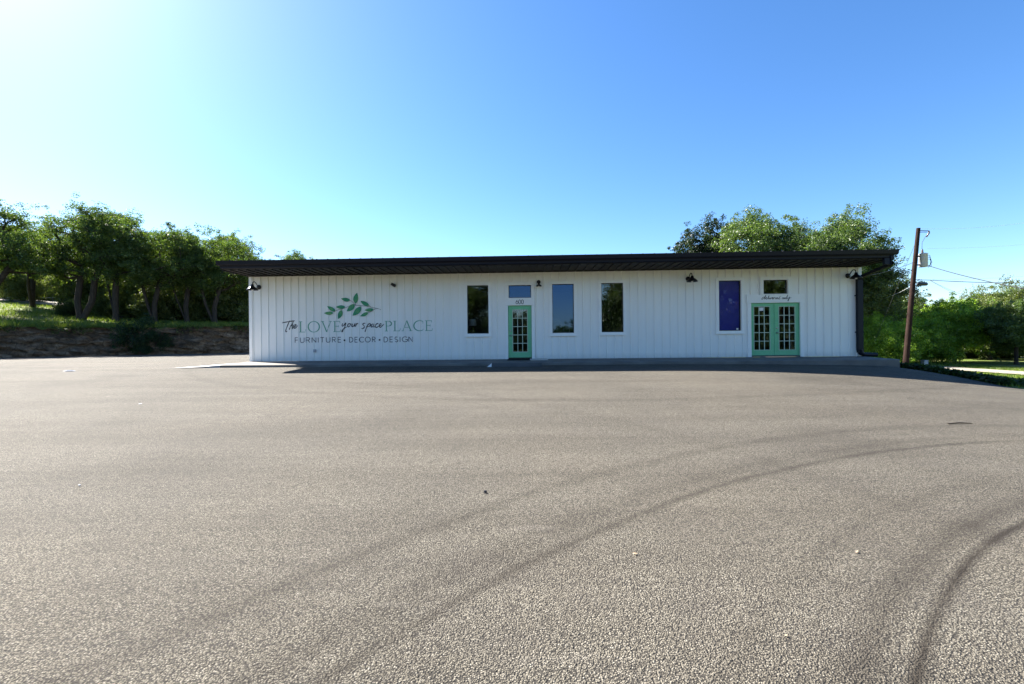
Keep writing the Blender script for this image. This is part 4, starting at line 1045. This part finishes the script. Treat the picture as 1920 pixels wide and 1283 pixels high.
# ------------------------------------------------------------------ utility pole with transformer
PB = on_lot(1695.5, 28.5); PD = 28.5
def pp(px, py, D=PD): return at(px, py, D)
PT = pp(1722, 428); pole = empty('utility_pole', PB); tag(pole, 'leaning brown utility pole carrying a grey transformer', 'utility pole')
def loc(p): return p-PB
m = MB(); m.tube([(0, 0, -.5), loc(PT)*.5, loc(PT)], [.165, .14, .105], 12); m.build('shaft', M['pole'], pole)
def on_pole(py): f = (690-py)/(690-428); return PB.lerp(PT, f)
tc = pp(1731, 488.5); m = MB(); x, y, z = loc(tc)
m.lathe([(0, -.41), (.21, -.41), (.225, -.39), (.225, .36), (.24, .37), (.24, .41), (.16, .45), (0, .47)], 20, Matrix.Translation((x, y, z)))
for zz in (-.2, .15): m.lathe([(.2255, zz), (.232, zz+.01), (.232, zz+.03), (.2255, zz+.04)], 20, Matrix.Translation((x, y, z)))
tr_o = m.build('transformer', M['grey_tank'], pole)
m = MB(); m.lathe([(0, .44), (.05, .44), (.07, .50), (.04, .53), (.07, .57), (.04, .60), (.06, .64), (.02, .68), (.01, .74)], 10, Matrix.Translation((x-.05, y, z))); m.build('bushing', M['porcelain'], tr_o)
for zz in (-.28, .25):
    m = MB(); a = loc(on_pole(488 - zz*30)); m.tube([(a.x, a.y, z+zz), (x-.2, y, z+zz)], .045, 6); m.build('bracket', M['black'], tr_o)
for k, zz in enumerate((.28, .16, .04)):
    m = MB(); m.tube([(x+.2, y-.05, z+zz), (x+.33, y-.08, z+zz+.03), (x+.36+.05*k, y-.1, z+zz-.16), (x+.5-.1*k, y, z-.35-.05*k)], .014, 5); m.build('lead', M['cable'], tr_o)
m = MB(); a = loc(on_pole(432.5)); b = loc(pp(1741, 433))
m.tube([(a.x, a.y, a.z), (b.x, b.y, b.z)], .022, 6); a2 = loc(on_pole(435.5)); m.tube([(a2.x, a2.y, a2.z), (b.x-.1, b.y, a2.z)], .02, 6); m.build('standoff_arm', M['black'], pole)
m = MB(); m.tube([b, loc(pp(1742.5, 437)), loc(pp(1737, 444))], [.05, .04, .05], 7); m.build('fuse_cutout', M['porcelain'], pole)
m = MB(); m.tube([loc(pp(1735, 444)), loc(pp(1729, 455)), loc(pp(1728.5, 470))], .012, 5); m.build('jumper_wire', M['cable'], pole)
p = loc(pp(1729.5, 533)); m = MB(); m.lathe([(0, -.32), (.06, -.31), (.10, -.25), (.10, .25), (.06, .31), (0, .32)], 12, Matrix.Translation(p) @ Matrix.Rotation(R(90), 4, 'Y')); sp_ = m.build('splice_box', M['black'], pole)
m = MB(); a = loc(on_pole(545)); m.tube([a, p-Vector((.25, 0, .02))], .015, 5); a = loc(on_pole(525)); m.tube([a, loc(pp(1745, 525.5))], .02, 5); m.build('stay_wire', M['cable'], pole)
def cable(a, b, sag, r, label, mat='cable', n=24):
    a, b = Vector(a), Vector(b); P = [a.lerp(b, k/n)-Vector((0, 0, sag*4*(k/n)*(1-k/n))) for k in range(n+1)]
    m = MB(); m.tube([p-a for p in P], r, 5); tag(m.build('overhead_cable', M[mat], None, a), label, 'cable', 'overhead cables at the utility pole')
cable(pp(1740, 498), pp(2010, 556, 17), .15, .020, 'thick cable sloping from the transformer down to the right edge')
cable(pp(1745, 525.5), pp(2020, 529, 24), .1, .018, 'nearly level cable running right from below the transformer')
cable(pp(1745, 526), pp(1860, 562, 46), .35, .010, 'thin cable dropping right towards the olive treetops', 'palecable')
cable(pp(1745, 526.5), pp(1835, 566, 50), .2, .010, 'second thin cable dropping steeper behind the first', 'palecable')
cable(on_pole(491), pp(1610, 520, 24), .12, .013, 'dark service cable from the pole to the shop eave')
cable(on_pole(535), pp(1600, 560, 40), .5, .009, 'thin cable running left behind the roof trees', 'palecable')
cable(on_pole(447), pp(1640, 640, 30), .0, .008, 'guy wire slanting left from the pole top')
cable(pp(1724, 429), pp(2010, 402, 30), .3, .006, 'pale high wire rising right from the pole top', 'palecable')
cable(pp(1738, 466), pp(2010, 448, 40), .2, .006, 'pale wire level with the top of the transformer', 'palecable')
cable(pp(1748, 524), pp(2010, 506, 60), .3, .008, 'pale wire just above the level dark cable', 'palecable')
# distant pole
q = behind(1758, 62); p2 = empty('utility_pole', q); tag(p2, 'distant small utility pole rising out of the trees', 'utility pole')
tp = at(1761.5, 577, 62)-q; m = MB(); m.tube([(0, 0, -.3), tp], [.2, .17], 8); m.build('shaft', M['postwood'], p2)
c = at(1757, 595, 61.6)-q; m = MB(); m.lathe([(0, -.5), (.24, -.5), (.24, .45), (.1, .55), (0, .55)], 14, Matrix.Translation(c)); m.build('transformer', M['grey_tank'], p2)
# utility box on the far verge
q = on_lot(1733, 31); m = MB(); m.box(-.17, .17, -.12, .12, 0, .34); m.box(-.19, .19, -.14, .14, .341, .38)
tag(m.build('utility_box', M['grey_tank'], None, q, .2, .01), 'pale utility box under the trees right of the pole', 'utility box')

# ------------------------------------------------------------------ pole, yellow post, fence and log on the left rise
q = on_hill(236.5, 50); t = empty('wooden_pole', q); tag(t, 'brown wooden pole with grey conduit behind the left oaks', 'pole')
m = MB(); m.tube([(0, 0, -.3), (0, 0, 8.5)], [.17, .12], 10); m.build('shaft', M['postwood'], t)
m = MB(); m.tube([(.17, -.12, 0), (.16, -.12, 3.4)], .05, 7); m.build('conduit', M['rail'], t)
m = MB(); m.tube([(.17, -.12, 2.65), (.75, -.12, 2.65)], .03, 6); m.build('bracket', M['rail'], t)
q = on_hill(247, 51); m = MB(); m.tube([(0, 0, -.1), (.0, 0, 2.1), (0, 0, 2.2)], [.07, .07, .04], 10)
tag(m.build('marker_post', M['yellow'], None, q), 'yellow marker post beside the brown wooden pole', 'post')
fn = empty('pipe_fence', (0, 0, 0)); tag(fn, 'dark pipe rail fence along the lane behind the left oaks', 'fence')
FP = [on_hill(x, d) for x, d in ((-70, 58), (20, 59), (55, 59.5), (78, 59.5), (100, 59.5), (126, 59), (150, 58.5), (175, 58), (200, 57.5), (225, 57))]
for a in FP:
    m = MB(); m.tube([(a.x, a.y, a.z-.2), (a.x, a.y, a.z+1.55)], .07, 7); m.build('post', M['black'], fn)
for k, hz in enumerate((1.45, .95, .45)):
    for a, b in zip(FP[:-1], FP[1:]):
        m = MB(); m.tube([a+Vector((0, -.06, hz)), b+Vector((0, -.06, hz))], .045, 6); m.build('rail', M['rail'], fn)
a, b = on_hill(214, 44.5), on_hill(254, 45.5); m = MB(); m.tube([Vector((0, 0, .15)), b-a+Vector((0, 0, .15))], [.14, .11], 8)
tag(m.build('fallen_log', M['bark'], None, a), 'dark fallen log in the grass right of the oak trunks', 'log')

# small litter on the asphalt
def litter(px, py, w, d, h, mat, label, cat, name, rz=0.0):
    p = lot_point(px, py); m = MB(); n = 9; r_ = random.Random(int(px)); ring = [(w/2*math.cos(6.283*k/n)*r_.uniform(.7, 1), d/2*math.sin(6.283*k/n)*r_.uniform(.6, 1)) for k in range(n)]
    m.add([(x, y, .002) for x, y in ring]+[(x*.6, y*.6, h) for x, y in ring], [tuple(range(n, 2*n))]+[(k, (k+1) % n, n+(k+1) % n, n+k) for k in range(n)])
    tag(m.build(name, mat, None, p+Vector((0, 0, .004)), rz), label, cat)
litter(910, 924.5, .035, .03, .018, M['ink'], 'small dark pebble on the asphalt left of the tyre arcs', 'pebble', 'pebble')
litter(1192, 1041, .045, .016, .008, M['dryleaf'], 'dry curled leaf lying inside the long tyre arc', 'leaf', 'dry_leaf', -.5)
litter(1608, 1037, .03, .02, .008, M['dryleaf'], 'dry leaf lying just left of the right tyre arc', 'leaf', 'dry_leaf', .4)
litter(1475, 1194, .018, .012, .004, M['dryleaf'], 'dry leaf near the bottom of the photo', 'leaf', 'dry_leaf', .2)
litter(149, 911, .03, .018, .008, M['paper'], 'white scrap on the asphalt at the left', 'scrap', 'paper_scrap')
litter(263, 758, .07, .04, .01, M['paper'], 'small white scrap far left on the lot', 'scrap', 'paper_scrap')
litter(131, 696.5, .55, .12, .03, M['paper'], 'long white scrap near the rock bank', 'scrap', 'paper_scrap')
p = lot_point(1800, 796); m = MB(); m.tube([(-.17, 0, .012), (0, .015, .02), (.17, .0, .012)], [.008, .011, .006], 6)
tag(m.build('stick', M['dark_stick'], None, p), 'thin dark stick on the asphalt at the right', 'stick')

# ------------------------------------------------------------------ light, sky, camera
SUN = Vector((-3.8, 2.55, 4.05)).normalized()
sl = bpy.data.lights.new('sun', 'SUN'); sl.energy = 5.0; sl.angle = R(.55); sl.color = (1, .94, .86)
so = bpy.data.objects.new('sun', sl); COL.objects.link(so); so.rotation_euler = (-SUN).to_track_quat('-Z', 'Y').to_euler(); so.location = SUN*60
w = bpy.data.worlds.new('World'); SC.world = w; w.use_nodes = True; nt = w.node_tree; nt.nodes.clear()
sk = nt.nodes.new('ShaderNodeTexSky'); sk.sky_type = 'NISHITA'; sk.sun_disc = False
sk.sun_elevation = math.asin(SUN.z); sk.sun_rotation = math.atan2(SUN.x, SUN.y); sk.altitude = 300; sk.air_density = 1.0; sk.dust_density = .5; sk.ozone_density = 4.0
bg = nt.nodes.new('ShaderNodeBackground'); bg.inputs[1].default_value = .053
ou = nt.nodes.new('ShaderNodeOutputWorld'); hs = nt.nodes.new('ShaderNodeHueSaturation'); hs.inputs['Saturation'].default_value = 1.2
nt.links.new(sk.outputs[0], hs.inputs['Color']); hs.inputs['Hue'].default_value = .5035
nt.links.new(hs.outputs[0], bg.inputs[0]); nt.links.new(bg.outputs[0], ou.inputs[0])
cd = bpy.data.cameras.new('camera'); cd.sensor_width = 36; cd.lens = F_PX/1920*36; cd.clip_start = .05; cd.clip_end = 6000
co = bpy.data.objects.new('camera', cd); COL.objects.link(co)
co.matrix_world = Matrix.Translation((0, 0, EYE)) @ Matrix.Rotation(R(90), 4, 'X') @ Matrix.Rotation(ROLL, 4, 'Z')
SC.camera = co
vs_ = SC.view_settings; vs_.view_transform = 'Standard'; vs_.look = 'None'; vs_.gamma = 1; vs_.exposure = 2.36; vs_.use_curve_mapping = False
SC.cycles.max_bounces = 8; SC.cycles.transparent_max_bounces = 12; SC.cycles.use_denoising = True
